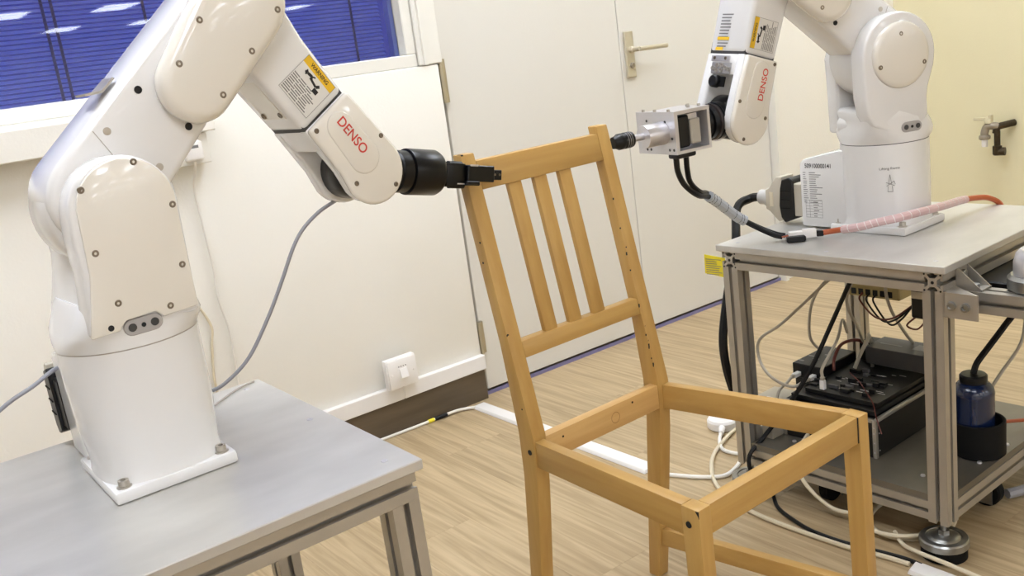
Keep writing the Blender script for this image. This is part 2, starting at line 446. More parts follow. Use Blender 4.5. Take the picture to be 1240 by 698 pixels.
# tap on the yellow wall
t = thing('wall_tap', 'old grey water tap with pale lever on the yellow wall', 'tap', (4.0, 1.99, 0.47))
tp = B(); tube(tp, [(3.998, 1.945, 0.515), (3.965, 1.962, 0.512), (3.94, 1.985, 0.505), (3.935, 1.99, 0.48)], 0.014, 10, 4)
obj('wall_pipe', tp, M['brass'], t)
tp = B(); tube(tp, [(3.94, 1.985, 0.508), (3.93, 2.0, 0.512), (3.925, 2.022, 0.508), (3.922, 2.030, 0.485), (3.922, 2.030, 0.468)], 0.0155, 12, 5)
sp = obj('spout', tp, M['tap_grey'], t)
obj('collar', lathe(B(), [(0.020, 0), (0.022, 0.004), (0.022, 0.012), (0.020, 0.016)], (3.922, 2.030, 0.458), (0, 0, 1), 14), M['tap_grey'], sp)
obj('nozzle', lathe(B(), [(0.011, 0), (0.012, 0.004), (0.012, 0.032)], (3.922, 2.030, 0.427), (0, 0, 1), 12), M['white_pvc'], sp)
lv = B(); lathe(lv, [(0.016, 0), (0.016, 0.018), (0.010, 0.022)], (3.925, 2.015, 0.523), (0, 0, 1), 12); box(lv, 3.917, 3.933, 2.012, 2.075, 0.535, 0.549); box(lv, 3.915, 3.936, 2.000, 2.013, 0.53, 0.558)
obj('lever', bevel(lv, 0.002, 1), M['tap_lever'], t)
tp = B(); lathe(tp, [(0.012, 0), (0.012, 0.06), (0.018, 0.062), (0.018, 0.095), (0.014, 0.10)], (3.936, 1.985, 0.49), (0, 0, -1), 12); lathe(tp, [(0.017, 0), (0.017, 0.03)], (3.936, 1.985, 0.405), (0.2, -1, 0), 12)
obj('valve_body', tp, M['brass'], t)

# ---------------------------------------------------------------- aluminium tables
def slot_outline(h=0.02):
    q = [(h, h), (0.0042, h), (0.0042, h-0.0045), (0.0098, h-0.0045), (0.0098, h-0.0062), (0.0050, h-0.0115), (0.0, h-0.0115)]
    q = q[:-1]
    left = [(-x, y) for x, y in q[::-1]][:-1]
    side = q[::1] + left            # top side, from right corner to left corner (corner excluded at the end)
    out = []
    for k in range(4):
        c, s = round(math.cos(k*math.pi/2)), round(math.sin(k*math.pi/2))
        out += [(c*x-s*y, s*x+c*y) for x, y in side]
    return out
SLOT = slot_outline()

def profile(bm, a, b_, u, v):
    """slotted 40 mm bar from a to b_, cross axes u, v"""
    a, b_, u, v = V(a), V(b_), V(u), V(v)
    hexa(bm, [a+u*x+v*y for x, y in SLOT], [b_+u*x+v*y for x, y in SLOT]); return bm

def table(label, org, yaw, lower=True, shelf=True):
    c, s = math.cos(yaw), math.sin(yaw)
    def T(x, y, z): return V((org[0]+c*x-s*y, org[1]+s*x+c*y, z))
    ex, ey, ez = V((c, s, 0)), V((-s, c, 0)), V((0, 0, 1))
    SZ = 0.525
    t = thing('robot_table', label, 'table', T(SZ/2, SZ/2, 0), 'aluminium frame robot tables')
    tp_ = obj('tabletop', bevel(box(B(), 0, SZ, 0, SZ, 0.591, 0.605, T), 0.0012, 1), M['alu_plate'], t)
    for x, y in ((0.035, 0.035), (SZ-0.035, 0.035), (0.035, SZ-0.035), (SZ-0.035, SZ-0.035), (0.03, SZ/2), (SZ-0.03, SZ/2)):
        obj('countersunk_screw', lathe(B(), [(0.005, 0), (0.0045, 0.0008), (0.002, 0.0009), (0.0018, 0.0003)], T(x, y, 0.605), (0, 0, 1), 10), M['alu_bright'], tp_)
    i0, i1 = 0.009, SZ-0.009
    m0, m1 = i0+0.02, i1-0.02
    for y in (m0, m1):
        r = obj('top_rail', profile(B(), T(i0, y, 0.5705), T(i1, y, 0.5705), ey, ez), M['alu'], t)
        for xe, dr in ((i0, -1), (i1, 1)):
            bo = B()
            for dy, dz, rr in ((0, 0, 0.0032), (0.0155, 0.0155, 0.002), (-0.0155, 0.0155, 0.002), (0.0155, -0.0155, 0.002), (-0.0155, -0.0155, 0.002)):
                lathe(bo, [(rr, 0), (rr, 0.0004)], T(xe, y+dy, 0.5705+dz), ex*dr, 10)
            obj('bore', bo, M['dark_hole'], r)
    for x in (m0, m1): obj('cross_rail', profile(B(), T(x, m0+0.02, 0.5705), T(x, m1-0.02, 0.5705), ex, ez), M['alu'], t)
    for x in (m0, m1):
        for y in (m0, m1):
            lg = obj('leg', profile(B(), T(x, y, 0.076), T(x, y, 0.5503), ex, ey), M['alu'], t)
            ft = B()
            lathe(ft, [(0.006, 0.03), (0.006, 0.076)], T(x, y, 0), (0, 0, 1), 12)
            lathe(ft, [(0.0115, 0.047), (0.0115, 0.057)], T(x, y, 0), (0, 0, 1), 6)
            lathe(ft, [(0.043, 0.024), (0.0465, 0.026), (0.0465, 0.039), (0.044, 0.042), (0.034, 0.043), (0.032, 0.0405), (0.030, 0.043), (0.024, 0.046), (0.014, 0.048)], T(x, y, 0), (0, 0, 1), 36)
            obj('levelling_foot', ft, M['zinc'], lg)
            obj('rubber_pad', lathe(B(), [(0.041, 0.0), (0.0435, 0.002), (0.0435, 0.025)], T(x, y, 0), (0, 0, 1), 32), M['rubber'], lg)
    if lower:
        for y in (m0, m1): obj('lower_rail', profile(B(), T(m0+0.02, y, 0.100), T(m1-0.02, y, 0.100), ey, ez), M['alu'], t)
        for x in (m0, m1): obj('lower_rail', profile(B(), T(x, m0+0.02, 0.100), T(x, m1-0.02, 0.100), ex, ez), M['alu'], t)
    if shelf:
        a, b2, e0, e1 = m0+0.021, m1-0.021, i0+0.002, i1-0.002
        pts = [(a, e0), (b2, e0), (b2, a), (e1, a), (e1, b2), (b2, b2), (b2, e1), (a, e1), (a, b2), (e0, b2), (e0, a), (a, a)]
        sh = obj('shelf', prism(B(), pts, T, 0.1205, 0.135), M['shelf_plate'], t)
        for x, y in ((0.075, 0.095), (0.19, 0.035), (0.07, 0.40), (0.30, 0.03)):
            obj('screw', lathe(B(), [(0.005, 0), (0.0045, 0.003), (0.002, 0.003)], T(x, y, 0.135), (0, 0, 1), 10), M['alu_bright'], sh)
    return t, T

TL, TLf = table('aluminium frame table under the left robot with bare legs', (0.0105, 0.9975), math.radians(0.3))
TR, T = table('aluminium frame table on the right with electronics on its lower shelf', (1.591, 0.8986), math.radians(1.7))
# beam bolted to the near leg of the right table with its brackets
ex, ey, ez = V((math.cos(0.0297), math.sin(0.0297), 0)), V((-math.sin(0.0297), math.cos(0.0297), 0)), V((0, 0, 1))
obj('side_beam', profile(B(), T(0.072, 0.009, 0.528), T(0.072, -0.55, 0.528), ex, ez), M['alu'], TR)
br = B()
prism(br, [(0.0075, 0.009), (-0.056, 0.009), (-0.056, 0.006), (0.0075, 0.006)], lambda u, v, w_: T(v, u, w_), 0.508, 0.556)
box(br, 0.006, 0.051, 0.0045, 0.0085, 0.508, 0.556, T)
for z in (0.508, 0.553): hexa(br, [T(0.009, 0.0045, z), T(0.049, 0.0045, z), T(0.009, -0.054, z)], [T(0.009, 0.0045, z+0.003), T(0.049, 0.0045, z+0.003), T(0.009, -0.054, z+0.003)])
bk = obj('corner_bracket', br, M['alu'], TR)
for y in (-0.008, -0.034):
    bo = B(); lathe(bo, [(0.0085, 0), (0.0085, 0.006), (0.005, 0.007), (0.0045, 0.003)], T(0.006, y, 0.532), -ex, 12); obj('bolt', bo, M['zinc'], bk)
br = B()
box(br, 0.055, 0.092, 0.0045, 0.0085, 0.549, 0.590, T); box(br, 0.055, 0.092, -0.040, 0.0085, 0.5485, 0.552, T)
for x in (0.055, 0.0895): hexa(br, [T(x, 0.0045, 0.552), T(x, -0.038, 0.552), T(x, 0.0045, 0.590)], [T(x+0.0025, 0.0045, 0.552), T(x+0.0025, -0.038, 0.552), T(x+0.0025, 0.0045, 0.590)])
bk = obj('corner_bracket', br, M['alu'], TR)
bo = B(); lathe(bo, [(0.0085, 0), (0.0085, 0.006), (0.005, 0.007)], T(0.073, -0.018, 0.552), (0, 0, 1), 12); obj('bolt', bo, M['zinc'], bk)
bo = B(); lathe(bo, [(0.0085, 0), (0.0085, 0.006), (0.005, 0.007)], T(0.073, 0.0045, 0.575), -ey, 12); obj('bolt', bo, M['zinc'], bk)

# round machined housing on the beam, cut by the right edge of the picture
t = thing('metal_housing', 'round brushed metal housing standing on the beam at the right edge', 'housing', T(0.105, -0.115, 0.549))
c0 = T(0.115, -0.118, 0.5492)
obj('flange', lathe(B(), [(0.052, 0), (0.056, 0.003), (0.056, 0.022), (0.050, 0.028)], c0, (0, 0, 1), 40), M['zinc'], t)
obj('dome', lathe(B(), [(0.046, 0.028), (0.046, 0.05), (0.042, 0.066), (0.034, 0.074), (0.0, 0.078)], c0, (0, 0, 1), 40), M['alu_bright'], t)
# black box under the beam
t = thing('junction_box', 'black slotted junction box under the right table beside the corner brackets', 'electronics', T(0.18, 0.01, 0.50))
bd = obj('body', bevel(box(B(), 0.125, 0.30, -0.16, 0.055, 0.495, 0.5485, T), 0.003, 1), M['black_plastic'], t)
for i in range(3): obj('label_strip', box(B(), 0.1245, 0.125, -0.045-i*0.03, -0.025-i*0.03, 0.528, 0.532, T), M['grey_hood'], bd)

# ---------------------------------------------------------------- chair
CX, CY, CYAW = 0.8761, 0.8629, 0.022
cc, cs = math.cos(CYAW), math.sin(CYAW)
def K(x, y, z): return V((CX+cc*x-cs*y, CY+cs*x+cc*y, z))
CW, CD, CZ, YT, ZT, XL, XR, PW, LW, LD = 0.423, 0.3793, 0.4319, 0.094, 0.9277, 0.0144, 0.3548, 0.029, 0.0262, 0.0331
kk = YT/(ZT-CZ)
def yb(z): return CD + kk*(z-CZ)
chair = thing('wooden_chair', 'yellowish beech wooden chair frame without a seat panel, slatted back', 'chair', K(0.2, 0.2, 0))
for x0, x1, sx in ((0, LW, -1), (CW-LW, CW, 1)):
    bm = hexa(B(), [K(x0+sx*0.003, -0.004, 0), K(x1+sx*0.003, -0.004, 0), K(x1+sx*0.003, LD-0.006, 0), K(x0+sx*0.003, LD-0.006, 0)],
              [K(x0, 0, CZ), K(x1, 0, CZ), K(x1, LD, CZ), K(x0, LD, CZ)])
    lg = obj('front_leg', bevel(bm, 0.0015, 2), M['wood_z'], chair)
    if sx < 0:
        obj('bolt_hole', lathe(B(), [(0.0052, 0), (0.0052, 0.0008)], K(-0.0008, 0.0195, 0.4055), (-cc, -cs, 0), 14), M['dark_hole'], lg)
        sc = B(); hexa(sc, [K(-0.0004, -0.0004, CZ-0.001), K(-0.0004, 0.006, CZ-0.001), K(0.0004, -0.0004, CZ-0.001)], [K(-0.0004, -0.0004, CZ-0.012), K(-0.0004, 0.0008, CZ-0.009), K(0.0004, -0.0004, CZ-0.012)])
        obj('chipped_corner', sc, M['dark_hole'], lg)
POST = [(CD+0.0536, 0), (CD+0.006, 0.34), (CD, 0.41), (CD, 0.44), (CD+YT, ZT), (CD+YT+0.0235, ZT), (CD+0.058, 0.60), (CD+0.040, 0.44), (CD+0.042, 0.36), (CD+0.0536+0.028, 0)]
for x0 in (XL, XR-PW):
    bm = prism(B(), POST, lambda u, v, w_: K(w_, u, v), x0, x0+PW)
    po = obj('rear_post', bevel(bm, 0.0025, 2), M['wood_z'], chair)
    marks = ([(0.0, 0.62, 0.0028), (0.006, 0.78, 0.002), (0.012, 0.745, 0.002), (0.008, 0.49, 0.0016)] if x0 == XL else [(0.006, 0.575, 0.0022), (0.0, 0.548, 0.0018), (0.0, 0.70, 0.0016), (0.0, 0.52, 0.0022)])
    for dx, z, r in marks:
        obj('dent', lathe(B(), [(r, 0), (r*0.9, 0.0006)], K(x0-0.0004 if dx else x0+0.003, yb(z)+(dx if dx else -0.0004), z), (-cc, -cs, 0) if dx else (cs, -cc, 0), 8), M['dark_hole'], po)
    if x0 == XL: obj('bolt_hole', lathe(B(), [(0.005, 0), (0.005, 0.0008)], K(x0-0.0008, CD+0.013, 0.411), (-cc, -cs, 0), 14), M['dark_hole'], po)
    if x0 != XL:      # worn spots along the inner front edge of the right post
        for z, h in ((0.47, 0.008), (0.485, 0.003), (0.505, 0.010), (0.53, 0.004), (0.585, 0.007), (0.655, 0.003), (0.685, 0.006), (0.735, 0.003), (0.79, 0.004)):
            wq_ = B(); box(wq_, x0-0.0003, x0+0.0016, yb(z)-0.0003, yb(z)+0.0016, z, z+h, K)
            obj('worn_edge', wq_, M['dark_hole'], po)
    else:             # chipped top end
        wq_ = B(); box(wq_, x0+0.002, x0+0.006, CD+YT-0.0003, CD+YT+0.012, ZT-0.003, ZT+0.0003, K); obj('worn_edge', wq_, M['dark_hole'], po)
obj('joint_gap', box(B(), CW-LW-0.0022, CW-LW+0.0002, 0.0012, 0.004, 0.386, CZ-0.001, K), M['dark_hole'], chair)
def bar4(p, q, z0, z1):
    """bar with plan corners p=(a,b) at one end and q at the other"""
    return hexa(B(), [K(*p[0], z0), K(*q[0], z0), K(*q[1], z0), K(*p[1], z0)], [K(*p[0], z1), K(*q[0], z1), K(*q[1], z1), K(*p[1], z1)])
bm = bar4([(0.0025, LD), (0.0245, LD)], [(0.0185, CD+0.012), (0.0385, CD+0.006)], 0.383, CZ); obj('side_rail', bevel(bm, 0.0015, 2), M['wood_y'], chair)
bm = bar4([(CW-0.0245, LD), (CW-0.0025, LD)], [(XR-0.020, CD+0.006), (XR-0.002, CD+0.012)], 0.383, CZ); obj('side_rail', bevel(bm, 0.0015, 2), M['wood_y'], chair)
bm = bar4([(LW, 0.0020), (LW, 0.0235)], [(CW-LW-0.0015, 0.0020), (CW-LW-0.0015, 0.0235)], 0.385, CZ); obj('front_rail', bevel(bm, 0.0015, 2), M['wood_x'], chair)
bm = bar4([(XL+PW, CD+0.002), (XL+PW, CD+0.022)], [(XR-PW, CD+0.002), (XR-PW, CD+0.022)], 0.386, 0.4335); bk = obj('back_rail', bevel(bm, 0.0012, 2), M['pine_x'], chair)
rg = B()
for a in range(20):
    a0, a1 = 2*math.pi*a/20, 2*math.pi*(a+1)/20
    rg.faces.new([rg.verts.new(K(0.210+r*math.cos(q), CD+0.0014, 0.409+r*math.sin(q))) for r, q in ((0.0098, a0), (0.0107, a0), (0.0107, a1), (0.0098, a1))])
obj('stamp_ring', rg, mat('stamp_brown', (150, 104, 56), 0.6), bk)
for x, z in ((0.082, 0.419), (0.256, 0.423)): obj('nail_hole', lathe(B(), [(0.0022, 0), (0.0022, 0.0007)], K(x, CD+0.0022, z), (cs, -cc, 0), 8), M['brass'], bk)
def leanbar(x0, x1, z0, z1, f0, th, nm, ml):
    bm = hexa(B(), [K(x0, yb(z0)+f0, z0), K(x1, yb(z0)+f0, z0), K(x1, yb(z0)+f0+th, z0), K(x0, yb(z0)+f0+th, z0)],
              [K(x0, yb(z1)+f0, z1), K(x1, yb(z1)+f0, z1), K(x1, yb(z1)+f0+th, z1), K(x0, yb(z1)+f0+th, z1)])
    return obj(nm, bevel(bm, 0.0015, 2), M[ml], chair)
leanbar(XL+PW, XR-PW, 0.8648, 0.9135, 0.0005, 0.019, 'top_rail', 'wood_x')
leanbar(XL+PW, XR-PW, 0.5727, 0.6025, 0.0005, 0.019, 'lower_back_rail', 'wood_x')
for x0, x1 in ((0.1005, 0.129), (0.1585, 0.1872), (0.217, 0.2455)): leanbar(x0, x1, 0.6025, 0.8648, 0.003, 0.011, 'back_slat', 'wood_z')
bm = bar4([(CW-0.024, LD-0.004), (CW-0.004, LD-0.004)], [(XR-0.024, CD+0.045), (XR-0.006, CD+0.045)], 0.076, 0.113); obj('stretcher', bevel(bm, 0.0015, 2), M['wood_y'], chair)
bm = bar4([(0.004, LD-0.004), (0.024, LD-0.004)], [(XL+0.006, CD+0.045), (XL+0.024, CD+0.045)], 0.076, 0.113); obj('stretcher', bevel(bm, 0.0015, 2), M['wood_y'], chair)

# ---------------------------------------------------------------- robots
TZ = 0.605
def superloop(f, z, hx, hy, e, n=48):
    o = []
    for k in range(n):
        a = 2*math.pi*k/n; ca, sa = math.cos(a), math.sin(a)
        o.append(f(hx*math.copysign(abs(ca)**(2/e), ca), hy*math.copysign(abs(sa)**(2/e), sa), z))
    return o

def screw(parent, pos, nrm, r=0.0042, m='screw'):
    return obj('screw', lathe(B(), [(r*1.15, -0.001), (r*1.15, 0.0004), (r*0.95, 0.0014), (r*0.5, 0.0014), (r*0.45, 0.0002)], pos, nrm, 12), M[m], parent)

def roll_parts(objs, pivot, mr):
    """turn already built parts about a point (world) by a 3x3 rotation"""
    for o_ in objs:
        pv = pivot-ROOT[o_.name]
        o_.data.transform(Matrix.Translation(pv) @ mr.to_4x4() @ Matrix.Translation(-pv))

def robot(label, J1, d, n, J2, J3, J5, side, byaw, roll=0.0, logo_b=0.006):
    d = V((*d, 0)).normalized(); n = V((*n, 0)).normalized()
    o3 = V((J1[0], J1[1], TZ))
    def F(r, s, z): return o3 + d*r + n*s + V((0, 0, z))
    def FS(u, v, w_): return F(u, w_, v)          # prism helper: (r,z) outline swept along s
    c, s_ = math.cos(byaw), math.sin(byaw)
    def BF(x, y, z): return o3 + V((c*x-s_*y, s_*x+c*y, z))
    rb = thing('industrial_robot', label, 'robot', o3, 'six-axis robot arms on aluminium tables')
    # base
    pb = B(); box(pb, -0.080, 0.080, -0.0885, 0.0885, 0.0002, 0.017, BF); bevel(pb, 0.004, 2)
    pl = obj('base_plate', pb, M['robot'], rb)
    for x in (-0.064, 0.064):
        for y in (-0.074, 0.074):
            bb = B(); lathe(bb, [(0.0095, 0.017), (0.0095, 0.0185), (0.0068, 0.019), (0.0068, 0.0265), (0.0035, 0.0265), (0.003, 0.022)], BF(x, y, 0), (0, 0, 1), 14)
            obj('base_bolt', bb, M['steel'], pl)
    cb = B()
    secs = [(0.010, 0.0795, 0.0865, 3.4), (0.022, 0.0790, 0.0850, 2.9), (0.034, 0.0790, 0.0840, 2.7), (0.055, 0.082, 0.0855, 2.5), (0.09, 0.086, 0.0875, 2.3), (0.14, 0.0885, 0.0890, 2.08), (0.189, 0.0895, 0.0895, 2.0)]
    loft(cb, [superloop(BF, z, hx, hy, e) for z, hx, hy, e in secs])
    obj('base_column', cb, M['robot'], rb, ang=50)
    obj('joint_seam', lathe(B(), [(0.0888, 0.1888), (0.0888, 0.1909)], BF(0, 0, 0), (0, 0, 1), 48), M['seam_soft' if side == 'A' else 'seam'], rb)
    kb = B(); prism(kb, [(0.04, 0.004), (0.168, 0.004), (0.168, 0.150), (0.155, 0.158), (0.07, 0.176), (0.04, 0.178)], lambda u, v, w_: BF(w_, u, v), -0.0705, 0.0705)
    bevel(kb, 0.006, 2)
    kx = obj('connector_box', kb, M['robot'], rb)
    # rotating shoulder
    if side == 'A': sec = ((0.1906, 0, 0.0893, 0.0893, 2.0), (0.1975, 0, 0.0893, 0.0892, 2.3), (0.206, 0.001, 0.0880, 0.0888, 2.9), (0.214, 0.002, 0.0850, 0.0880, 3.8), (0.228, 0.003, 0.0780, 0.0873, 4.6), (0.242, 0.003, 0.0715, 0.0870, 5.0), (0.250, 0.003, 0.066, 0.083, 5.0))
    else: sec = ((0.1906, 0, 0.0893, 0.0893, 2.0), (0.197, 0.001, 0.0893, 0.0892, 2.3), (0.204, 0.003, 0.0885, 0.0890, 2.8), (0.213, 0.007, 0.0860, 0.0885, 3.6), (0.226, 0.013, 0.0800, 0.0880, 5.0), (0.242, 0.021, 0.0750, 0.0877, 6.0), (0.256, 0.0270, 0.0720, 0.0875, 6.5), (0.262, 0.0270, 0.069, 0.084, 6.0), (0.266, 0.0270, 0.062, 0.076, 5.0))
    kq = 0.16 if side == 'B' else 0.0
    tb = B(); loft(tb, [superloop(lambda x_, y_, z_: F(x_+cx_+(y_-0.0876)*kq*min(1, (z_-0.1906)/0.05), y_, z_), z, hx, hy, e) for z, cx_, hx, hy, e in sec])
    obj('turntable', tb, M['robot'], rb, ang=50)
    if side == 'A':
        out = [(-0.068, 0.214), (0.069, 0.214), (0.0715, 0.34)] + arc((0.006, 0.358), 0.0665, 0, 180, 18) + [(-0.0615, 0.33), (-0.060, 0.285)]
    else:
        out = [(0.055, 0.217), (0.085, 0.233), (0.0975, 0.255), (0.1035, 0.29), (0.1055, 0.34)] + arc((0.021, 0.367), 0.0845, 0, 188, 24) + [(-0.060, 0.338), (-0.053, 0.318), (-0.046, 0.298), (-0.0425, 0.278), (-0.0430, 0.258), (-0.044, 0.243), (-0.030, 0.222)]
    yk = B(); prism(yk, out, FS, 0.043, 0.0875); bevel(yk, 0.006, 3, 35)
    obj('shoulder_cheek', yk, M['robot'], rb, ang=50)
    fk = B(); prism(fk, [(-0.068, 0.21), (0.076, 0.21), (0.078, 0.30), (0.078, 0.37)] + arc((0.014, 0.37), 0.064, 0, 180, 14) + [(-0.048, 0.33), (-0.047, 0.28), (-0.056, 0.24)], FS, -0.086, -0.047); bevel(fk, 0.007, 3, 35)
    obj('shoulder_cheek', fk, M['robot'], rb, ang=50)
    ck = B(); prism(ck, [(-0.070, 0.205), (0.080, 0.205), (0.082, 0.236), (0.066, 0.256), (0.03, 0.266), (-0.02, 0.264), (-0.05, 0.252), (-0.066, 0.238)], FS, -0.05, 0.05); bevel(ck, 0.006, 3, 35)
    obj('shoulder_block', ck, M['robot'], rb, ang=50)
    wq = B(); prism(wq, [(-0.070, 0.212), (-0.064, 0.238), (-0.057, 0.262), (-0.052, 0.282), (-0.049, 0.300), (-0.047, 0.313), (-0.02, 0.313), (-0.02, 0.212)], FS, -0.080, 0.046); bevel(wq, 0.004, 3, 50)
    obj('shoulder_web', wq, M['robot'], rb, ang=50)
    if side == 'A':
        cov = [(-0.070, 0.2155), (-0.034, 0.2165), (-0.026, 0.227), (0.012, 0.229), (0.020, 0.2195), (0.0668, 0.222), (0.0668, 0.27), (0.067, 0.345)] + arc((0.008, 0.361), 0.0598, 8, 172, 16) + [(-0.0525, 0.33), (-0.054, 0.29), (-0.062, 0.25)]
        sv = B(); prism(sv, cov, FS, 0.0872, 0.0928); bevel(sv, 0.0025, 2, 30)
        cv = obj('shoulder_cover', sv, M['cover'], rb, ang=45)
        for r, z in ((0.026, 0.4135), (-0.041, 0.392), (0.0615, 0.354), (-0.042, 0.316), (0.057, 0.278), (-0.030, 0.251), (0.031, 0.231)): screw(cv, F(r, 0.0925, z), n, 0.0038)
        obj('plug_hole', lathe(B(), [(0.0038, 0), (0.0038, 0.0005)], F(-0.045, 0.0925, 0.2235), n, 12), M['dark_hole'], cv)
        pr_, pz = -0.0055, 0.2165
    else:
        sv = B(); lathe(sv, [(0.0655, 0.0), (0.0655, 0.003), (0.063, 0.007), (0.055, 0.0095), (0.03, 0.011), (0.0, 0.0115)], F(0.021, 0.0873, 0.367), n, 48)
        cv = obj('shoulder_cap', sv, M['cover'], rb, ang=60)
        for r, z in ((0.024, 0.408), (0.073, 0.348), (-0.029, 0.347)): screw(cv, F(r, 0.0966, z), n, 0.0042)
        pr_, pz = -0.001, 0.2208
    pil = B(); prism(pil, capsule((pr_-0.014, pz), 0.0105, (pr_+0.014, pz), 0.0105, 8), FS, 0.080, 0.0895 if side == 'B' else 0.0900); bevel(pil, 0.001, 1)
    po = obj('access_plate', pil, mat('access_plate_grey', (168, 164, 162), 0.4), rb)
    for q in (-0.014, 0.014): obj('socket_hole', lathe(B(), [(0.0052, 0), (0.0052, 0.0008), (0.004, 0.001)], F(pr_+q, 0.0900, pz), n, 12), M['seam'], po)
    obj('socket_hole', lathe(B(), [(0.003, 0), (0.003, 0.0006)], F(pr_, 0.0900, pz), n, 10), M['dark_hole'], po)
    # shoulder hub between the cheeks and the upper arm
    hb = B(); lathe(hb, [(0.068, -0.0455), (0.077, -0.042), (0.0805, -0.036), (0.0805, 0.034), (0.077, 0.040), (0.068, 0.0425)], F(J2[0], 0, J2[1]), n, 56)
    obj('shoulder_joint', hb, M['robot'], rb, ang=60)
    ax, az = J3[0]-J2[0], J3[1]-J2[1]; al = math.hypot(ax, az); ax, az = ax/al, az/al      # along the upper arm
    bx, bz = -az, ax                                                                     # up-left of it
    A_ = lambda a, b_: (J2[0]+ax*a+bx*b_, J2[1]+az*a+bz*b_)
    ua = B(); prism(ua, capsule(A_(0, 0.020), 0.064, A_(al, 0.002), 0.052, 18), FS, -0.044, 0.052); bevel(ua, 0.010, 3, 35)
    arm = obj('upper_arm', ua, M['robot'], rb, ang=50)
    cvb = B(); prism(cvb, capsule(A_(al*0.585, -0.002), 0.050, A_(al, 0.0), 0.060, 18), FS, 0.045, 0.082); bevel(cvb, 0.016, 5, 35)
    av = obj('upper_arm_cover', cvb, M['cover'], rb, ang=55)
    for a, b_ in ((0.60, 0.032), (0.80, 0.038), (0.60, -0.034), (0.83, -0.038), (1.05, -0.040)): screw(av, F(*[q for q in (A_(al*a, b_)[0], 0.0815, A_(al*a, b_)[1])]), n, 0.004)
    for a, b_, mm in ((0.44, 0.050, 'dark_hole'), (0.43, -0.026, 'dark_hole'), (0.23, 0.056, 'steel'), (0.22, -0.020, 'steel')):
        q = A_(al*a, b_); obj('bolt', lathe(B(), [(0.0050, 0), (0.0050, 0.0005), (0.003, 0.0006)], F(q[0], 0.0521, q[1]), n, 12), M[mm], arm)
    sm = B(); q0, q1 = A_(al*0.20, 0.070), A_(al*0.10, -0.018)
    dq = (q1[0]-q0[0], q1[1]-q0[1]); ll = math.hypot(*dq); px_, pz_ = -dq[1]/ll*0.0005, dq[0]/ll*0.0005
    prism(sm, [(q0[0]-px_, q0[1]-pz_), (q1[0]-px_, q1[1]-pz_), (q1[0]+px_, q1[1]+pz_), (q0[0]+px_, q0[1]+pz_)], FS, 0.0515, 0.0523); obj('seam_line', sm, M['seam_soft'], arm)
    if side == 'A':   # small bent bracket on the back edge of the upper arm; its grey paints in the edge shade
        bk_ = B(); pts = [(0.315, 0.0925), (0.365, 0.0785), (0.440, 0.0755), (0.440, 0.0782), (0.369, 0.0812), (0.319, 0.0952)]
        prism(bk_, [A_(al*a, b_) for a, b_ in pts], FS, -0.004, 0.034); bo = obj('cable_bracket', bk_, M['alu'], arm)
        for sN in (-0.002, 0.016):
            qq = A_(al*0.39, 0.0772); screw(bo, F(qq[0], sN, qq[1]), (d*bx+V((0, 0, bz))), 0.004)
    # forearm
    first = len(MADE)
    fx, fz = J5[0]-J3[0], J5[1]-J3[1]; flen = math.hypot(fx, fz); fx, fz = fx/flen, fz/flen
    gx, gz = -fz, fx                                                                    # outer side of the forearm
    Q = lambda a, b_: (J3[0]+fx*a+gx*b_, J3[1]+fz*a+gz*b_)
    fdir = d*fx+V((0, 0, fz)); gdir = d*gx+V((0, 0, gz))
    SE = flen*0.62
    th0 = math.atan2(fz, fx)
    hubarc = [(J3[0]+0.057*math.cos(th0+math.radians(q)), J3[1]+0.057*math.sin(th0+math.radians(q))) for q in range(80, 281, 10)]
    fo = B(); prism(fo, hubarc + [Q(SE*0.55, -0.047), Q(SE, -0.0435), Q(SE, 0.0435), Q(SE*0.5, 0.045)], FS, -0.050, 0.0495); bevel(fo, 0.009, 3, 35)
    fa = obj('forearm', fo, M['robot'], rb, ang=50)
    co = B(); prism(co, [Q(SE-0.02, -0.0415), Q(SE+0.02, -0.0415), Q(SE+0.02, 0.0415), Q(SE-0.02, 0.0415)], FS, -0.047, 0.0455); obj('joint_core', co, M['seam'], rb)
    # panel on the inner side
    pn = B(); hexa(pn, [F(Q(SE*0.30, 0)[0], s2, Q(SE*0.30, 0)[1])-gdir*0.0468 for s2 in (-0.03, 0.032)] + [F(Q(SE*0.86, 0)[0], s2, Q(SE*0.86, 0)[1])-gdir*0.0438 for s2 in (0.032, -0.03)],
                   [F(Q(SE*0.30, 0)[0], s2, Q(SE*0.30, 0)[1])-gdir*0.0490 for s2 in (-0.03, 0.032)] + [F(Q(SE*0.86, 0)[0], s2, Q(SE*0.86, 0)[1])-gdir*0.0460 for s2 in (0.032, -0.03)])
    fp_ = obj('forearm_panel', pn, M['cover'], fa)
    for s2, a in ((0.026, 0.82), (-0.024, 0.82)): screw(fp_, F(Q(SE*a, -0.0472)[0], s2, Q(SE*a, -0.0472)[1]), -gdir, 0.004)
    # wrist fork
    wb = SE+0.0014
    near = [Q(wb, 0.0435)] + [Q(flen+0.051*math.sin(math.radians(q)), 0.051*math.cos(math.radians(q))) for q in range(0, 181, 10)] + [Q(flen-0.035, -0.0445), Q(wb, -0.0425)]
    wf = B(); prism(wf, near, FS, -0.053, -0.030); bevel(wf, 0.005, 3, 35)
    obj('wrist_fork', wf, M['robot'], rb, ang=50)
    wn = B(); prism(wn, [Q(wb, 0.0432)] + [Q(flen+0.048*math.sin(math.radians(q)), 0.048*math.cos(math.radians(q))) for q in range(0, 181, 10)] + [Q(flen-0.035, -0.0425), Q(wb, -0.042)], FS, 0.029, 0.047); bevel(wn, 0.002, 2, 35)
    obj('wrist_fork', wn, M['robot'], rb, ang=50)
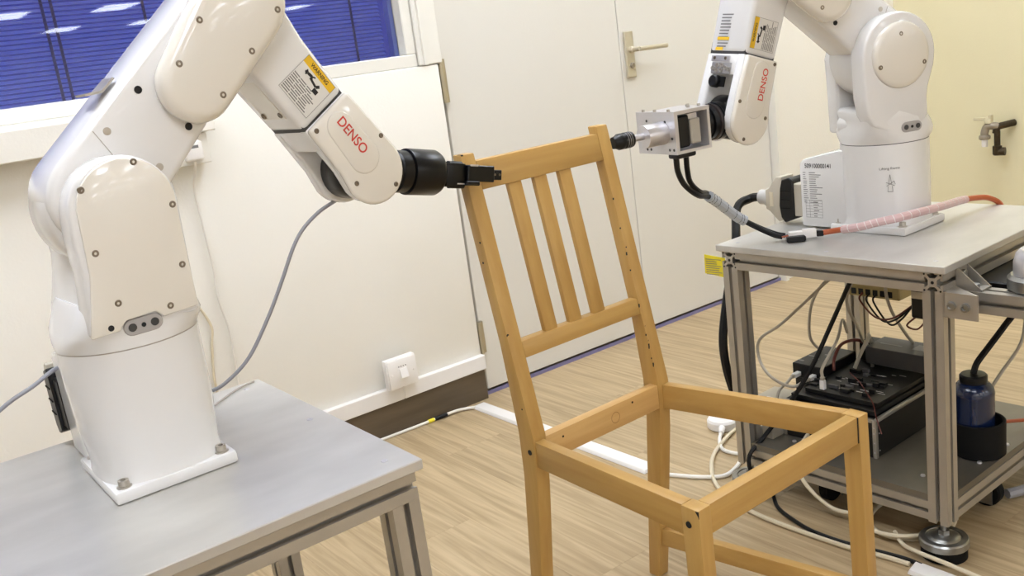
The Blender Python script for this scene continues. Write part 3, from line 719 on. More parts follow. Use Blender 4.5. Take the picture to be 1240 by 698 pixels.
    wk = B(); prism(wk, [Q(wb, 0.0435), Q(wb+0.042, 0.043), Q(wb+0.028, 0.0), Q(wb+0.040, -0.0425), Q(wb, -0.0425)], FS, -0.050, 0.046); bevel(wk, 0.004, 2, 35)
    wkb = obj('wrist_body', wk, M['robot'], rb, ang=50)
    wc = B(); prism(wc, near, FS, 0.0465, 0.0585); bevel(wc, 0.0055, 3, 35)
    wcv = obj('wrist_cover', wc, M['cover'], rb, ang=50)
    inn = B(); prism(inn, capsule(Q(wb+0.028, 0.0), 0.022, Q(flen-0.028, 0.0), 0.026, 12), FS, 0.0560, 0.0602); bevel(inn, 0.0028, 3, 30)
    obj('raised_field', inn, M['cover'], wcv, ang=50)
    for a, b_ in ((wb+0.007, -0.033), (flen-0.008, -0.037), (flen+0.040, 0.012), (flen-0.03, 0.0425)): screw(wcv, F(Q(a, b_)[0], 0.0586, Q(a, b_)[1]), n, 0.0034)
    # lettering on the wrist cover
    X = fdir if fdir.cross(gdir).dot(n) > 0 else -fdir
    q = Q(wb+0.050, logo_b)
    text('logo_text', 'DENSO', F(q[0], 0.0606, q[1]), X, gdir, 0.062, 0.0150, M['red'], wcv, center=True, bold=0.014)
    # warning sticker
    st = Q(SE-0.042, 0.0035); so = F(st[0], 0.0499, st[1])
    wm, hm = 0.030, 0.033
    sk = obj('warning_sticker', quad(B(), so, X, gdir, -wm, wm, -hm, hm), M['sticker'], fa, ang=None)
    e1 = n*0.0002
    obj('sticker_band', quad(B(), so+e1, X, gdir, -wm, wm, hm-0.013, hm), M['yellow'], sk, ang=None)
    text('band_text', 'WARNING', so+e1*2+gdir*(hm-0.0065), X, gdir, 0.036, 0.0062, M['ink'], sk, center=True, bold=0.02)
    bd_ = B()
    for q_ in ((-wm, wm, -hm, -hm+0.0006), (-wm, wm, hm-0.0006, hm), (-wm, -wm+0.0006, -hm, hm), (wm-0.0006, wm, -hm, hm)): quad(bd_, so+e1*1.2, X, gdir, *q_)
    obj('sticker_border', bd_, M['print'], sk, ang=None)
    tl = B()
    for i in range(9):
        y = -hm+0.003+i*0.0036; x0 = -wm+0.002
        for _ in range(3):
            x1 = x0+random.uniform(0.010, 0.019); quad(tl, so+e1, X, gdir, x0, min(x1, wm-0.002), y, y+0.0017); x0 = x1+0.0015
            if x0 > wm-0.004: break
    obj('sticker_print', tl, M['print'], sk, ang=None)
    pg = B()
    oo = so+e1*1.5+gdir*0.0125
    def limb(a, b_, r):
        pa, pb = V((a[0], a[1])), V((b_[0], b_[1])); t_ = (pb-pa).normalized(); nn = V((-t_.y, t_.x))*r
        pg.faces.new([pg.verts.new(oo+X*p.x+gdir*p.y) for p in (pa+nn, pa-nn, pb-nn, pb+nn)])
    for a, b_, r in (((-0.012, 0.001), (-0.005, 0.002), 0.0022), ((-0.012, 0.001), (-0.017, 0.004), 0.001), ((-0.012, 0.001), (-0.0155, -0.003), 0.001), ((-0.005, 0.002), (0.000, 0.005), 0.0011), ((-0.005, 0.002), (-0.001, -0.002), 0.0011), ((-0.001, -0.002), (0.004, -0.003), 0.0011),
                   ((-0.006, -0.001), (0.009, -0.004), 0.0018), ((0.009, -0.004), (0.013, 0.001), 0.0022), ((0.008, -0.009), (0.017, -0.009), 0.0035)): limb(a, b_, r)
    pg.faces.new([pg.verts.new(oo+X*(-0.016+0.0022*math.cos(k*0.7854))+gdir*(0.0005+0.0022*math.sin(k*0.7854))) for k in range(8)])
    obj('sticker_pictogram', pg, M['ink'], sk, ang=None)
    ax_ = fdir if fdir.dot(gdir.cross(n)) > 0 else -fdir
    mr = Matrix.Rotation(roll, 3, ax_)      # roll of the forearm about its own axis
    if roll: roll_parts(MADE[first:], F(J3[0], 0, J3[1]), mr)
    return dict(mr=mr, J3=F(J3[0], 0, J3[1]), nr=mr @ n, root=rb, F=F, BF=BF, n=n, d=d, Q=Q, fdir=fdir, gdir=gdir, J5=F(J5[0], 0, J5[1]), wcv=wcv, fa=fa, kx=kx, wb=wb, flen=flen, wk=wkb, SE=SE)

ph = math.radians(4.0)
RL = robot('white robot arm at left holding the chair back with a black gripper', (0.292, 1.292), (math.cos(ph), math.sin(ph)), (math.sin(ph), -math.cos(ph)),
           (0.010, 0.362), (0.220, 0.590), (0.383, 0.337), 'A', math.radians(0.3))
th = math.radians(21.0)
RR = robot('white robot arm at right driving a dowel tool into the chair post', (1.853, 1.176), (-math.cos(th), math.sin(th)), (-math.sin(th), -math.cos(th)),
           (0.018, 0.366), (0.262, 0.595), (0.358, 0.289), 'B', math.radians(1.0), math.radians(17.0), -0.010)

# black wrist joint bodies
def wrist_joint(rb, axis):
    b_ = B(); lathe(b_, [(0.040, -0.0295), (0.044, -0.026), (0.044, 0.0245), (0.040, 0.0285)], rb['J5'], rb['nr'], 32)
    return obj('wrist_joint', b_, M['black'], rb['root'], ang=50)
# left tool: cylinder mount and two finger gripper
ta = (RL['d']*math.cos(0.215)+V((0, 0, -math.sin(0.215)))).normalized()
o = RL['J5']; wrist_joint(RL, ta)
tu = RL['n']; tv = tu.cross(ta).normalized()
if tv.z < 0: tv = -tv
b = B(); lathe(b, [(0.030, 0.02), (0.031, 0.070), (0.0335, 0.072), (0.0335, 0.090)], o, ta, 32)
obj('tool_flange', b, M['black'], RL['root'], ang=45)
b = B()
for k in range(6):
    a = k*math.pi/3+0.4; lathe(b, [(0.0035, 0.072), (0.0035, 0.0925)], o+(tu*math.cos(a)+tv*math.sin(a))*0.0275, ta, 8)
obj('flange_bolt', b, M['steel'], RL['root'])
b = B(); lathe(b, [(0.030, 0.092), (0.0365, 0.0925), (0.0370, 0.094), (0.0370, 0.146), (0.034, 0.152), (0.024, 0.159), (0.018, 0.160)], o, ta, 48)
obj('tool_adapter', b, M['black'], RL['root'], ang=40)
def TG(a, u, v): return o + ta*a + tu*u + tv*v
def boxA(bm, a0, a1, u0, u1, v0, v1): return box(bm, a0, a1, u0, u1, v0, v1, TG)
gb = B(); boxA(gb, 0.156, 0.196, -0.034, 0.026, -0.022, 0.017); bevel(gb, 0.003, 2)
gp = obj('gripper_body', gb, M['black'], RL['root'])
g2 = B(); lathe(g2, [(0.008, 0), (0.008, 0.026)], TG(0.164, 0.018, 0.012), ta, 14); obj('guide_rod', g2, M['black_plastic'], gp)
g2 = B(); lathe(g2, [(0.0055, 0), (0.0055, 0.030)], TG(0.164, 0.020, -0.019), ta, 14); obj('guide_rod', g2, M['black_plastic'], gp)
g2 = B(); boxA(g2, 0.178, 0.200, 0.024, 0.0275, -0.0175, -0.0155); obj('silver_pin', g2, M['alu_bright'], gp)
for sgn, u0, u1 in ((1, 0.018, 0.032), (-1, -0.034, -0.020)):
    g3 = B(); boxA(g3, 0.196, 0.252, u0, u1, -0.0125, 0.0145); boxA(g3, 0.192, 0.220, u0-0.004*(sgn < 0), u1+0.002, -0.019, -0.0115); bevel(g3, 0.0015, 1)
    fg = obj('gripper_finger', g3, M['black'], RL['root'])
    g4 = B(); boxA(g4, 0.252, 0.272, u0+0.001, u1-0.005, -0.0085, 0.0085); bevel(g4, 0.001, 1)
    ft = obj('fingertip', g4, M['black_plastic'], fg)
    if sgn > 0:
        for a in (0.2565, 0.2665): screw(ft, TG(a, u1-0.005, 0.0005), tu, 0.0018)
        g5 = B(); boxA(g5, 0.200, 0.216, u1-0.001, u1+0.0005, 0.0125, 0.0155); obj('metal_strip', g5, M['alu_bright'], fg)

# right tool: motor bracket with chuck
wrist_joint(RR, None)
o2 = RR['J5']; ta2 = (V((1.2275, 1.3425, 0.890))-o2).normalized()
tu2 = V((0, 0, 1)).cross(ta2).normalized()
if tu2.y > 0: tu2 = -tu2
tv2 = V((0, 0, 1))
SH = (V((1.2275, 1.3425, 0.890))-o2).length-0.3255     # tool is measured back from its tip
o2s = o2 + ta2*SH
def TD(a, u, v): return o2s + ta2*a + tu2*u + tv2*v
def boxD(bm, a0, a1, u0, u1, v0, v1): return box(bm, a0, a1, u0, u1, v0, v1, TD)
b = B(); lathe(b, [(0.033, 0.012), (0.036, 0.028), (0.0375, 0.030), (0.0375, 0.044), (0.035, 0.045), (0.035, 0.049)], o2, ta2, 36)
obj('tool_flange', b, M['black'], RR['root'], ang=45)
b = B(); lathe(b, [(0.0365, 0.049), (0.0365, 0.0535), (0.032, 0.0555)], o2, ta2, 36)
obj('flange_ring', b, mat('dark_grey_ring', (52, 44, 42), 0.3, metal=0.3), RR['root'], ang=45)
b = B(); lathe(b, [(0.0335, 0.0555), (0.0335, 0.066), (0.029, 0.067), (0.029, 0.121+SH)], o2, ta2, 36)
obj('flange_spacer', b, M['black'], RR['root'], ang=45)
mb = B(); U0, U1, V0, V1 = -0.078, 0.041, -0.043, 0.039
boxD(mb, 0.199, 0.207, U0, U1, V0, V1); boxD(mb, 0.120, 0.126, U0+0.03, U1, V0, V1)
boxD(mb, 0.126, 0.199, U0+0.03, U1, V1-0.007, V1); boxD(mb, 0.126, 0.199, U0+0.03, U1, V0, V0+0.006)
br_ = obj('motor_bracket', mb, M['alu_bright'], RR['root'])
for u, v in ((-0.045, 0.022), (0.012, 0.020), (0.030, -0.012), (0.020, -0.034), (0.033, -0.034), (-0.05, -0.034), (-0.038, -0.034)):
    obj('screw_hole', lathe(B(), [(0.0028, 0), (0.0028, 0.0006)], TD(0.207, u, v), ta2, 10), M['seam'], br_)
for a, u in ((0.203, -0.058), (0.203, -0.022), (0.203, 0.020), (0.15, 0.015), (0.14, 0.0), (0.130, -0.01), (0.128, 0.02)):
    obj('cap_screw', lathe(B(), [(0.0032, 0), (0.0032, 0.0045), (0.0018, 0.0047)], TD(a, u, V1), (0, 0, 1), 10), M['steel'], br_)
mo = B(); boxD(mo, 0.160, 0.199, -0.03, 0.028, -0.034, 0.027); bevel(mo, 0.003, 1)
mt_ = obj('motor', mo, M['black'], RR['root'])
m2 = B(); boxD(m2, 0.135, 0.160, -0.028, 0.030, -0.030, 0.018); bevel(m2, 0.002, 1); m2o = obj('motor_end_cap', m2, mat('motor_grey', (176, 170, 158), 0.45), mt_)
m2 = B(); boxD(m2, 0.138, 0.164, -0.024, 0.024, 0.018, 0.028); obj('motor_top', m2, M['alu_bright'], mt_)
b = B(); lathe(b, [(0.0220, 0.207), (0.0222, 0.208), (0.0222, 0.252), (0.0215, 0.2535), (0.006, 0.2535)], o2s+tu2*0.002+tv2*-0.001, ta2, 40)
bs = obj('tool_boss', b, M['alu_bright'], RR['root'], ang=40)
for a in (0.215, 0.233):
    obj('set_screw', lathe(B(), [(0.0022, 0), (0.0022, 0.0008)], TD(a, 0.0205, -0.010), (tu2*0.93-tv2*0.42), 8), M['seam'], bs)
obj('tool_shaft', lathe(B(), [(0.0068, 0.2535), (0.0068, 0.281)], o2s, ta2, 20), M['alu_bright'], RR['root'])
ck_ = obj('chuck', lathe(B(), [(0.010, 0.278), (0.0145, 0.281), (0.0155, 0.286), (0.0155, 0.300), (0.0148, 0.301), (0.0148, 0.303), (0.0155, 0.304), (0.0155, 0.312), (0.0125, 0.317), (0.011, 0.3245)], o2s, ta2, 24), M['black_plastic'], RR['root'], ang=40)
b = B()
for k in range(3): lathe(b, [(0.01562, 0.287+k*0.0045), (0.01562, 0.2885+k*0.0045)], o2s, ta2, 24)
obj('chuck_marking', b, M['print'], ck_)
b = B(); boxD(b, 0.150, 0.198, 0.000, 0.030, V0-0.011, V0); bevel(b, 0.004, 2)
obj('cable_outlet', b, M['black_plastic'], RR['root'])
# fittings on the outer face of the right wrist
Qr, Fr, gR, fR, nR = RR['Q'], RR['F'], RR['gdir'], RR['fdir'], RR['n']
def G3(a, s, h):
    q = Qr(a, 0.0432+h); return Fr(q[0], s, q[1])
def boxG(bm, a0, a1, s0, s1, h0, h1): return box(bm, a0, a1, s0, s1, h0, h1, G3)
wb_ = RR['wb']
first = len(MADE)
b = B(); boxG(b, wb_+0.004, wb_+0.016, -0.038, 0.012, 0.0, 0.003); fp1 = obj('clip_plate', bevel(b, 0.001, 1), M['alu_bright'], RR['root'])
for s in (-0.028, 0.002): screw(fp1, G3(wb_+0.010, s, 0.003), gR, 0.003)
b = B(); boxG(b, wb_+0.018, wb_+0.040, -0.034, 0.020, 0.0, 0.002); fp2 = obj('fitting_plate', bevel(b, 0.001, 1), mat('fitting_grey', (170, 168, 168), 0.35, metal=0.3), RR['root'])
for a, s in ((0.024, -0.018), (0.024, -0.005), (0.034, -0.018), (0.034, -0.005), (0.030, -0.028), (0.029, 0.006), (0.031, 0.015)):
    obj('air_port', lathe(B(), [(0.0045, 0), (0.0045, 0.003), (0.0025, 0.003), (0.0022, 0.001)], G3(wb_+a, s, 0.002), gR, 12), M['steel'], fp2)
b = B(); lathe(b, [(0.0125, 0), (0.0125, 0.012), (0.010, 0.014)], G3(wb_+0.056, -0.012, 0.0), gR, 18); boxG(b, wb_+0.046, wb_+0.066, -0.003, 0.010, 0.0, 0.004)
obj('round_socket', b, M['black_plastic'], RR['root'])
# list sticker on the outer face of the right forearm
ls = B(); SEr = RR['SE']
def G4(a, s, h): q = Qr(a, 0.0436+h); return Fr(q[0], s, q[1])
for k in range(11): box(ls, SEr-0.075+k*0.0062, SEr-0.0725+k*0.0062, -0.030, random.uniform(-0.006, 0.0), 0.0012, 0.0014, G4)
obj('list_sticker_print', ls, M['print'], RR['fa'])
ls = B(); box(ls, SEr-0.030, SEr-0.024, -0.032, 0.0, 0.0013, 0.0016, G4); box(ls, SEr-0.010, SEr-0.004, -0.032, -0.012, 0.0013, 0.0016, G4)
obj('list_sticker_band', ls, M['yellow'], RR['fa'])
roll_parts(MADE[first:], RR['J3'], RR['mr'])
# printing on the side of the right connector box
Bx = RR['BF']; xo = -0.0708
def side(y, z, e=0.0): return Bx(xo-e, y, z)
bx_dir, up = (Bx(0, -1, 0)-Bx(0, 0, 0)), V((0, 0, 1))
text('serial_number', '509100000141', side(0.152, 0.138, 0.0002), bx_dir, up, 0.066, 0.0100, M['ink'], RR['kx'], bold=0.008)
b = B()
for k in range(15):
    z = 0.127-k*0.0048
    for a0, a1 in ((0.0, random.uniform(0.006, 0.012)), (0.016, random.uniform(0.030, 0.05))): quad(b, side(0.158, z, 0.0003), bx_dir, up, a0, a1, 0, 0.0014)
obj('rating_print', b, M['print'], RR['kx'], ang=None)
b = B(); o_ = side(0.154, 0.026, 0.0003); WW, HH = 0.042, 0.040
for a in (0, 0.010, WW): quad(b, o_, bx_dir, up, a, a+0.0006, 0, HH)
for k in range(7): quad(b, o_, bx_dir, up, 0, WW, k*HH/6.2, k*HH/6.2+0.0006)
for k in range(6): quad(b, o_, bx_dir, up, 0.020, 0.020+random.uniform(0.008, 0.018), k*HH/6.2+0.0025, k*HH/6.2+0.004)
obj('table_print', b, M['print'], RR['kx'], ang=None)
# lifting frame print on the column of the right robot
cd = (Bx(-0.80, -0.60, 0)-Bx(0, 0, 0)).normalized(); ct = V((0, 0, 1)).cross(cd)
if ct.dot(right) < 0: ct = -ct
po_ = Bx(0, 0, 0)+cd*0.0912+V((0, 0, 0.140))
text('column_print', 'Lifting frame', po_, ct, up, 0.040, 0.0065, M['ink'], RR['root'], center=True, wrap=(Bx(0, 0, 0), cd, 0.0912))
b = B(); q0 = po_+V((0, 0, -0.032))+cd*0.0002
for p0, p1 in (((0, 0.02), (-0.003, 0)), ((0, 0.02), (0.003, 0)), ((-0.008, 0.004), (0.009, -0.004)), ((-0.007, -0.004), (0.008, 0.006)), ((-0.004, -0.004), (-0.005, -0.016)), ((0.004, -0.004), (0.005, -0.016)), ((-0.005, -0.016), (0.005, -0.016)), ((0.008, 0.006), (0.010, -0.001))):
    tube(b, [q0+ct*p0[0]+up*p0[1], q0+ct*p1[0]+up*p1[1]], 0.0005, 4, 1)
obj('pictogram_print', b, M['print'], RR['root'])

# heavy connectors on the rear of both bases
def rear_connector(rb, side_x, zo=0.0, bm_='grey_hood'):
    BF0 = rb['BF']
    def BF(x, y, z): return BF0(x, y, z+zo)
    t_ = rb['root']
    b_ = B(); box(b_, side_x-0.025, side_x+0.025, 0.168, 0.200, 0.022, 0.098, BF); bevel(b_, 0.002, 1); obj('connector_base', b_, M[bm_], t_)
    b_ = B(); prism(b_, [(0.196, 0.016), (0.222, 0.006), (0.232, 0.018), (0.236, 0.045), (0.232, 0.086), (0.226, 0.106), (0.205, 0.112), (0.196, 0.104)], lambda u, v, w_: BF(w_, u, v), side_x-0.030, side_x+0.030); bevel(b_, 0.002, 1)
    lk = obj('connector_latch', b_, M['black_plastic'], t_)
    for z in (0.040, 0.060, 0.080): obj('latch_rib', box(B(), side_x-0.0315, side_x-0.0295, 0.205, 0.230, z, z+0.002, BF), M['rubber'], lk)
    b_ = B(); prism(b_, [(0.230, 0.010), (0.244, 0.006), (0.268, 0.030), (0.278, 0.034), (0.278, 0.080), (0.268, 0.084), (0.246, 0.112), (0.230, 0.112)], lambda u, v, w_: BF(w_, u, v), side_x-0.024, side_x+0.024); bevel(b_, 0.003, 2)
    hd = obj('connector_hood', b_, M['grey_hood'], t_)
    obj('cable_gland', lathe(B(), [(0.022, 0.276), (0.022, 0.288), (0.018, 0.290), (0.018, 0.308), (0.012, 0.310)], BF(side_x, 0, 0.058), BF(0, 1, 0)-BF(0, 0, 0), 16), mat('gland_grey', (190, 188, 184), 0.45), t_)
    obj('hood_window', box(B(), side_x-0.0245, side_x-0.0238, 0.256, 0.266, 0.042, 0.076, BF), M['cable_cream'], hd)
rear_connector(RR, -0.030)
rear_connector(RL, -0.046, 0.012, 'black_plastic')

# ---------------------------------------------------------------- cables
def cable(name, pts, r, m_, label, sub=6, cat='cable'):
    return tag(obj(name, tube(B(), pts, r, 8, sub), M[m_]), label, cat)
g = RR['BF'](-0.03, 0.308, 0.058)
cable('power_cable', [g, g+V((0, 0.035, -0.006)), (1.775, 1.525, 0.640), T(0.13, 0.575, 0.565), T(0.075, 0.565, 0.46), T(0.038, 0.556, 0.375), T(0.034, 0.552, 0.31), T(0.050, 0.552, 0.245), T(0.070, 0.545, 0.185), T(0.115, 0.520, 0.157), T(0.16, 0.496, 0.147)], 0.0105, 'cable_black', 'thick black power cable hanging from the right robot base behind the table leg')
g = RL['BF'](-0.046, 0.308, 0.070)
cable('power_cable', [g, g+V((0.01, 0.03, -0.006)), (0.31, 1.65, 0.60), (0.33, 1.66, 0.45), (0.34, 1.66, 0.2), (0.36, 1.70, 0.013)], 0.0115, 'cable_black', 'thick black power cable behind the left robot base')
j = RL['Q'](RL['flen']-0.035, -0.040); hp = RL['F'](j[0], -0.045, j[1])
cable('air_hose', [(0.690, 1.345, 0.915), (0.668, 1.352, 0.903), (0.645, 1.358, 0.894), (0.621, 1.36, 0.884), (0.592, 1.36, 0.865), (0.570, 1.36, 0.840), (0.539, 1.36, 0.790), (0.510, 1.362, 0.745), (0.472, 1.37, 0.692), (0.436, 1.385, 0.661), (0.410, 1.40, 0.650), (0.36, 1.44, 0.645), (0.30, 1.475, 0.67), (0.245, 1.455, 0.73), (0.218, 1.42, 0.744), (0.182, 1.40, 0.734), (0.136, 1.40, 0.715), (0.05, 1.40, 0.66), (-0.05, 1.42, 0.55)], 0.0030, 'hose', 'grey air hose looping from the left wrist behind the robot column')
cable('thin_tube', [(0.38, 1.42, 0.608), (0.43, 1.455, 0.608), (0.47, 1.488, 0.6075), (0.50, 1.507, 0.6073), (0.520, 1.512, 0.607)], 0.0016, 'seam_soft', 'thin grey wire lying along the back edge of the left tabletop')
# tool cables of the right robot with spiral wrap
a0 = TD(0.190, 0.015, V0-0.010); a1 = TD(0.165, 0.015, V0-0.010)
w0, w1 = V((1.50, 1.355, 0.728)), V((1.585, 1.365, 0.672))
t = thing('tool_cable', 'pair of black tool cables with grey spiral wrap hanging from the drill bracket', 'cable', (1.5, 1.35, 0.62))
obj('strand', tube(B(), [a0, a0+V((0.003, 0.001, -0.028)), a0+V((0.022, 0.004, -0.058)), a0+V((0.062, 0.009, -0.086)), w0+V((0, 0, 0.002)), w1, (1.625, 1.345, 0.640), (1.640, 1.312, 0.622), (1.652, 1.30, 0.616)], 0.0058), M['cable_black'], t)
obj('strand', tube(B(), [a1, a1+V((0.002, 0.002, -0.028)), a1+V((0.016, 0.010, -0.056)), a1+V((0.048, 0.016, -0.082)), w0+V((0.004, 0.008, 0.008)), w1+V((0, 0.01, 0.005)), (1.635, 1.355, 0.640), (1.652, 1.318, 0.622), (1.665, 1.302, 0.616)], 0.0055), M['cable_black'], t)
sw = tube(B(), [w0+V((-0.012, -0.004, 0.008)), w0+V((0.02, 0.004, -0.010)), w1, w1+V((0.02, -0.006, -0.014))], 0.0115, 10, 5)
sp = obj('spiral_wrap', sw, M['greywrap'], t)
P = catmull([w0+V((-0.012, -0.004, 0.008)), w0+V((0.02, 0.004, -0.010)), w1, w1+V((0.02, -0.006, -0.014))], 5)
for i in range(1, len(P)-1, 2):
    obj('wrap_gap', lathe(B(), [(0.0118, -0.0005), (0.0118, 0.0005)], P[i], (P[i+1]-P[i-1]).normalized()+V((0.25, 0, 0.1)), 12), M['seam'], sp)
# white plug and orange cable
t = thing('plug_connector', 'white plug with a black latch lying on the right tabletop edge', 'connector', (1.68, 1.265, 0.605))
def plane_frame(p, q):
    p, q = V(p), V(q); x = (q-p).normalized(); y = V((0, 0, 1)).cross(x).normalized(); return lambda a, b_, c_: p + x*a + y*b_ + V((0, 0, c_))
pf = plane_frame((1.660, 1.290, 0.606), (1.720, 1.232, 0.606))
b = box(B(), 0.0, 0.030, -0.008, 0.008, 0.006, 0.020, pf); box(b, 0.030, 0.058, -0.0095, 0.0095, 0.004, 0.022, pf); obj('plug_body', bevel(b, 0.002, 2), M['white_pvc'], t)
b = box(B(), -0.006, 0.034, -0.022, -0.006, 0.0, 0.012, pf); obj('latch', bevel(b, 0.002, 1), M['black_plastic'], t)
b = box(B(), 0.058, 0.074, -0.007, 0.007, 0.004, 0.016, pf); obj('strain_relief', bevel(b, 0.002, 1), M['black_plastic'], t)
for k, mm in enumerate(('orange', 'redwire', 'blue_tank')): obj('wire', tube(B(), [pf(-0.014, -0.004+k*0.004, 0.011), pf(0.004, -0.004+k*0.004, 0.012)], 0.0018, 6, 2), M[mm], t)
oc = [pf(0.072, 0, 0.010), (1.722, 1.218, 0.620), (1.724, 1.159, 0.632), (1.737, 1.129, 0.640), (1.755, 1.093, 0.648), (1.795, 1.072, 0.652), (1.873, 1.066, 0.649), (1.938, 1.075, 0.643), (1.993, 1.083, 0.638), (2.055, 1.081, 0.631), (2.095, 1.074, 0.622), (2.124, 1.064, 0.600), (2.135, 1.06, 0.55)]
P = catmull(oc, 8)
t = thing('orange_cable', 'orange cable with pink spiral wrap arching across the right tabletop', 'cable', (1.9, 1.1, 0.605))
obj('jacket', tube(B(), P, 0.0062, 8, 1), M['orange'], t)
i0, i1 = 11, 67
wr = obj('spiral_wrap', tube(B(), P[i0:i1], 0.0088, 10, 1), M['pinkwrap'], t)
for i in range(i0+2, i1-1, 3):
    obj('wrap_gap', lathe(B(), [(0.0091, -0.0006), (0.0091, 0.0006)], P[i], (P[i+1]-P[i-1]).normalized()+V((0.1, 0.15, 0.1)), 12), M['sticker'], wr)

# yellow note taped to the table corner
b = B(); hexa(b, [T(0.016, 0.514, 0.526), T(0.012, 0.571, 0.532), T(0.013, 0.571, 0.532), T(0.017, 0.514, 0.526)], [T(0.016, 0.514, 0.572), T(0.008, 0.566, 0.578), T(0.009, 0.566, 0.578), T(0.017, 0.514, 0.572)])
nt_ = tag(obj('paper_note', b, M['paper_yellow']), 'small yellow paper note stuck on the right table corner beside the leg', 'note')
b = B(); nx = T(0.012, 0.565, 0.53)-T(0.016, 0.52, 0.53); nx.normalize(); o_ = T(0.0075, 0.5655, 0.532)
for k in range(8): quad(b, o_+V((0, 0, k*0.005))-ex*0.0006, -nx, up, 0.003, random.uniform(0.030, 0.046), 0, 0.0014)
obj('note_print', b, M['print'], nt_, ang=None)

# floor cable cover and floor cables
b = B(); hexa(b, [V((1.505, 2.425, 0.0003)), V((1.555, 2.425, 0.0003)), V((1.560, 1.66, 0.0003)), V((1.508, 1.66, 0.0003))], [V((1.511, 2.422, 0.010)), V((1.549, 2.422, 0.010)), V((1.554, 1.663, 0.010)), V((1.514, 1.663, 0.010))])
tag(obj('cable_cover', bevel(b, 0.002, 2, 20), M['white_pvc']), 'long white flat cable cover on the floor behind the chair', 'cable cover')
b = B(); hexa(b, [V((1.512, 0.945, 0.0003)), V((1.556, 0.952, 0.0003)), V((1.556, 0.55, 0.0003)), V((1.512, 0.55, 0.0003))], [V((1.516, 0.942, 0.010)), V((1.552, 0.949, 0.010)), V((1.552, 0.55, 0.010)), V((1.516, 0.55, 0.010))])
tag(obj('cable_cover', bevel(b, 0.002, 2, 20), M['white_pvc']), 'white flat cable cover end on the floor in front of the levelling foot', 'cable cover')
wc_ = cable('floor_cable', [(0.9, 2.452, 0.005), (1.2, 2.450, 0.005), (1.28, 2.448, 0.005), (1.36, 2.445, 0.006), (1.41, 2.443, 0.008), (1.465, 2.438, 0.008), (1.505, 2.42, 0.006), (1.525, 2.41, 0.005)], 0.0048, 'cable_white', 'white cable with black and yellow tape along the brown skirting')
obj('black_tape', lathe(B(), [(0.0062, 0), (0.0062, 0.045)], (1.375, 2.4445, 0.0065), (1, -0.03, 0.02), 10), M['black_plastic'], wc_)
obj('yellow_tape', lathe(B(), [(0.0060, 0), (0.0060, 0.02)], (1.352, 2.4453, 0.0062), (1, -0.03, 0.02), 10), M['paper_yellow'], wc_)
cable('floor_cable', [(1.53, 1.67, 0.005), (1.525, 1.63, 0.006), (1.545, 1.585, 0.006), (1.575, 1.53, 0.006), (1.613, 1.491, 0.006), (1.66, 1.495, 0.006), (1.72, 1.52, 0.006)], 0.0055, 'cable_white', 'white cable leaving the long floor cable cover towards the right table')
cable('floor_cable', [(1.85, 1.65, 0.006), (1.80, 1.635, 0.007), (1.745, 1.615, 0.007), (1.69, 1.59, 0.007), (1.63, 1.545, 0.007), (1.57, 1.48, 0.007), (1.535, 1.41, 0.006), (1.515, 1.33, 0.006), (1.510, 1.25, 0.006), (1.512, 1.17, 0.006), (1.518, 1.08, 0.006), (1.532, 1.01, 0.006), (1.538, 0.955, 0.006)], 0.0052, 'cable_cream', 'long cream cable curving on the floor beneath the chair')
cable('floor_cable', [(1.68, 1.40, 0.10), (1.63, 1.36, 0.03), (1.592, 1.322, 0.006), (1.562, 1.285, 0.006), (1.541, 1.230, 0.006), (1.527, 1.170, 0.006), (1.529, 1.095, 0.006), (1.543, 1.02, 0.006), (1.551, 0.97, 0.006), (1.549, 0.935, 0.006)], 0.0045, 'cable_black', 'black cable curving on the floor beside the long cream cable')
t = thing('cable_coil', 'coil of cream cable lying under the right table by the levelling foot', 'cable', (1.66, 1.05, 0))
for k, (cx, cy, rx, ry, z) in enumerate(((1.70, 1.05, 0.095, 0.085, 0.006), (1.705, 1.045, 0.11, 0.075, 0.014), (1.69, 1.055, 0.105, 0.09, 0.021))):
    obj('loop', tube(B(), [(cx+rx*math.cos(a*0.3927), cy+ry*math.sin(a*0.3927), z) for a in range(17)], 0.0045, 8, 3), M['cable_cream'], t)
obj('tail', tube(B(), [(1.61, 1.03, 0.020), (1.59, 1.00, 0.010), (1.573, 0.96, 0.016), (1.568, 0.90, 0.017), (1.566, 0.83, 0.014), (1.57, 0.72, 0.006)], 0.0045, 8, 5), M['cable_cream'], t)
cable('shelf_cable', [(1.74, 1.30, 0.145), (1.66, 1.275, 0.150), (1.592, 1.245, 0.142), (1.575, 1.225, 0.09), (1.600, 1.17, 0.03), (1.63, 1.10, 0.028)], 0.0045, 'cable_cream', 'cream cable dropping over the lower rail of the right table')
t = thing('plug_adapter', 'white mains plug adapter on the floor behind the right table leg', 'plug', (1.845, 1.69, 0))
b = B(); lathe(b, [(0.040, 0.0005), (0.044, 0.004), (0.044, 0.022), (0.040, 0.028)], (1.850, 1.695, 0), (0, 0, 1), 20); obj('body', b, M['white_pvc'], t)
obj('strain_relief', lathe(B(), [(0.010, 0), (0.007, 0.03)], (1.818, 1.672, 0.014), (-0.8, -0.6, -0.1), 12), M['white_pvc'], t)
cable('adapter_cable', [(1.800, 1.658, 0.011), (1.770, 1.640, 0.007), (1.732, 1.600, 0.006), (1.725, 1.565, 0.006), (1.74, 1.53, 0.006), (1.80, 1.48, 0.006)], 0.005, 'cable_white', 'short white cable of the mains plug adapter')

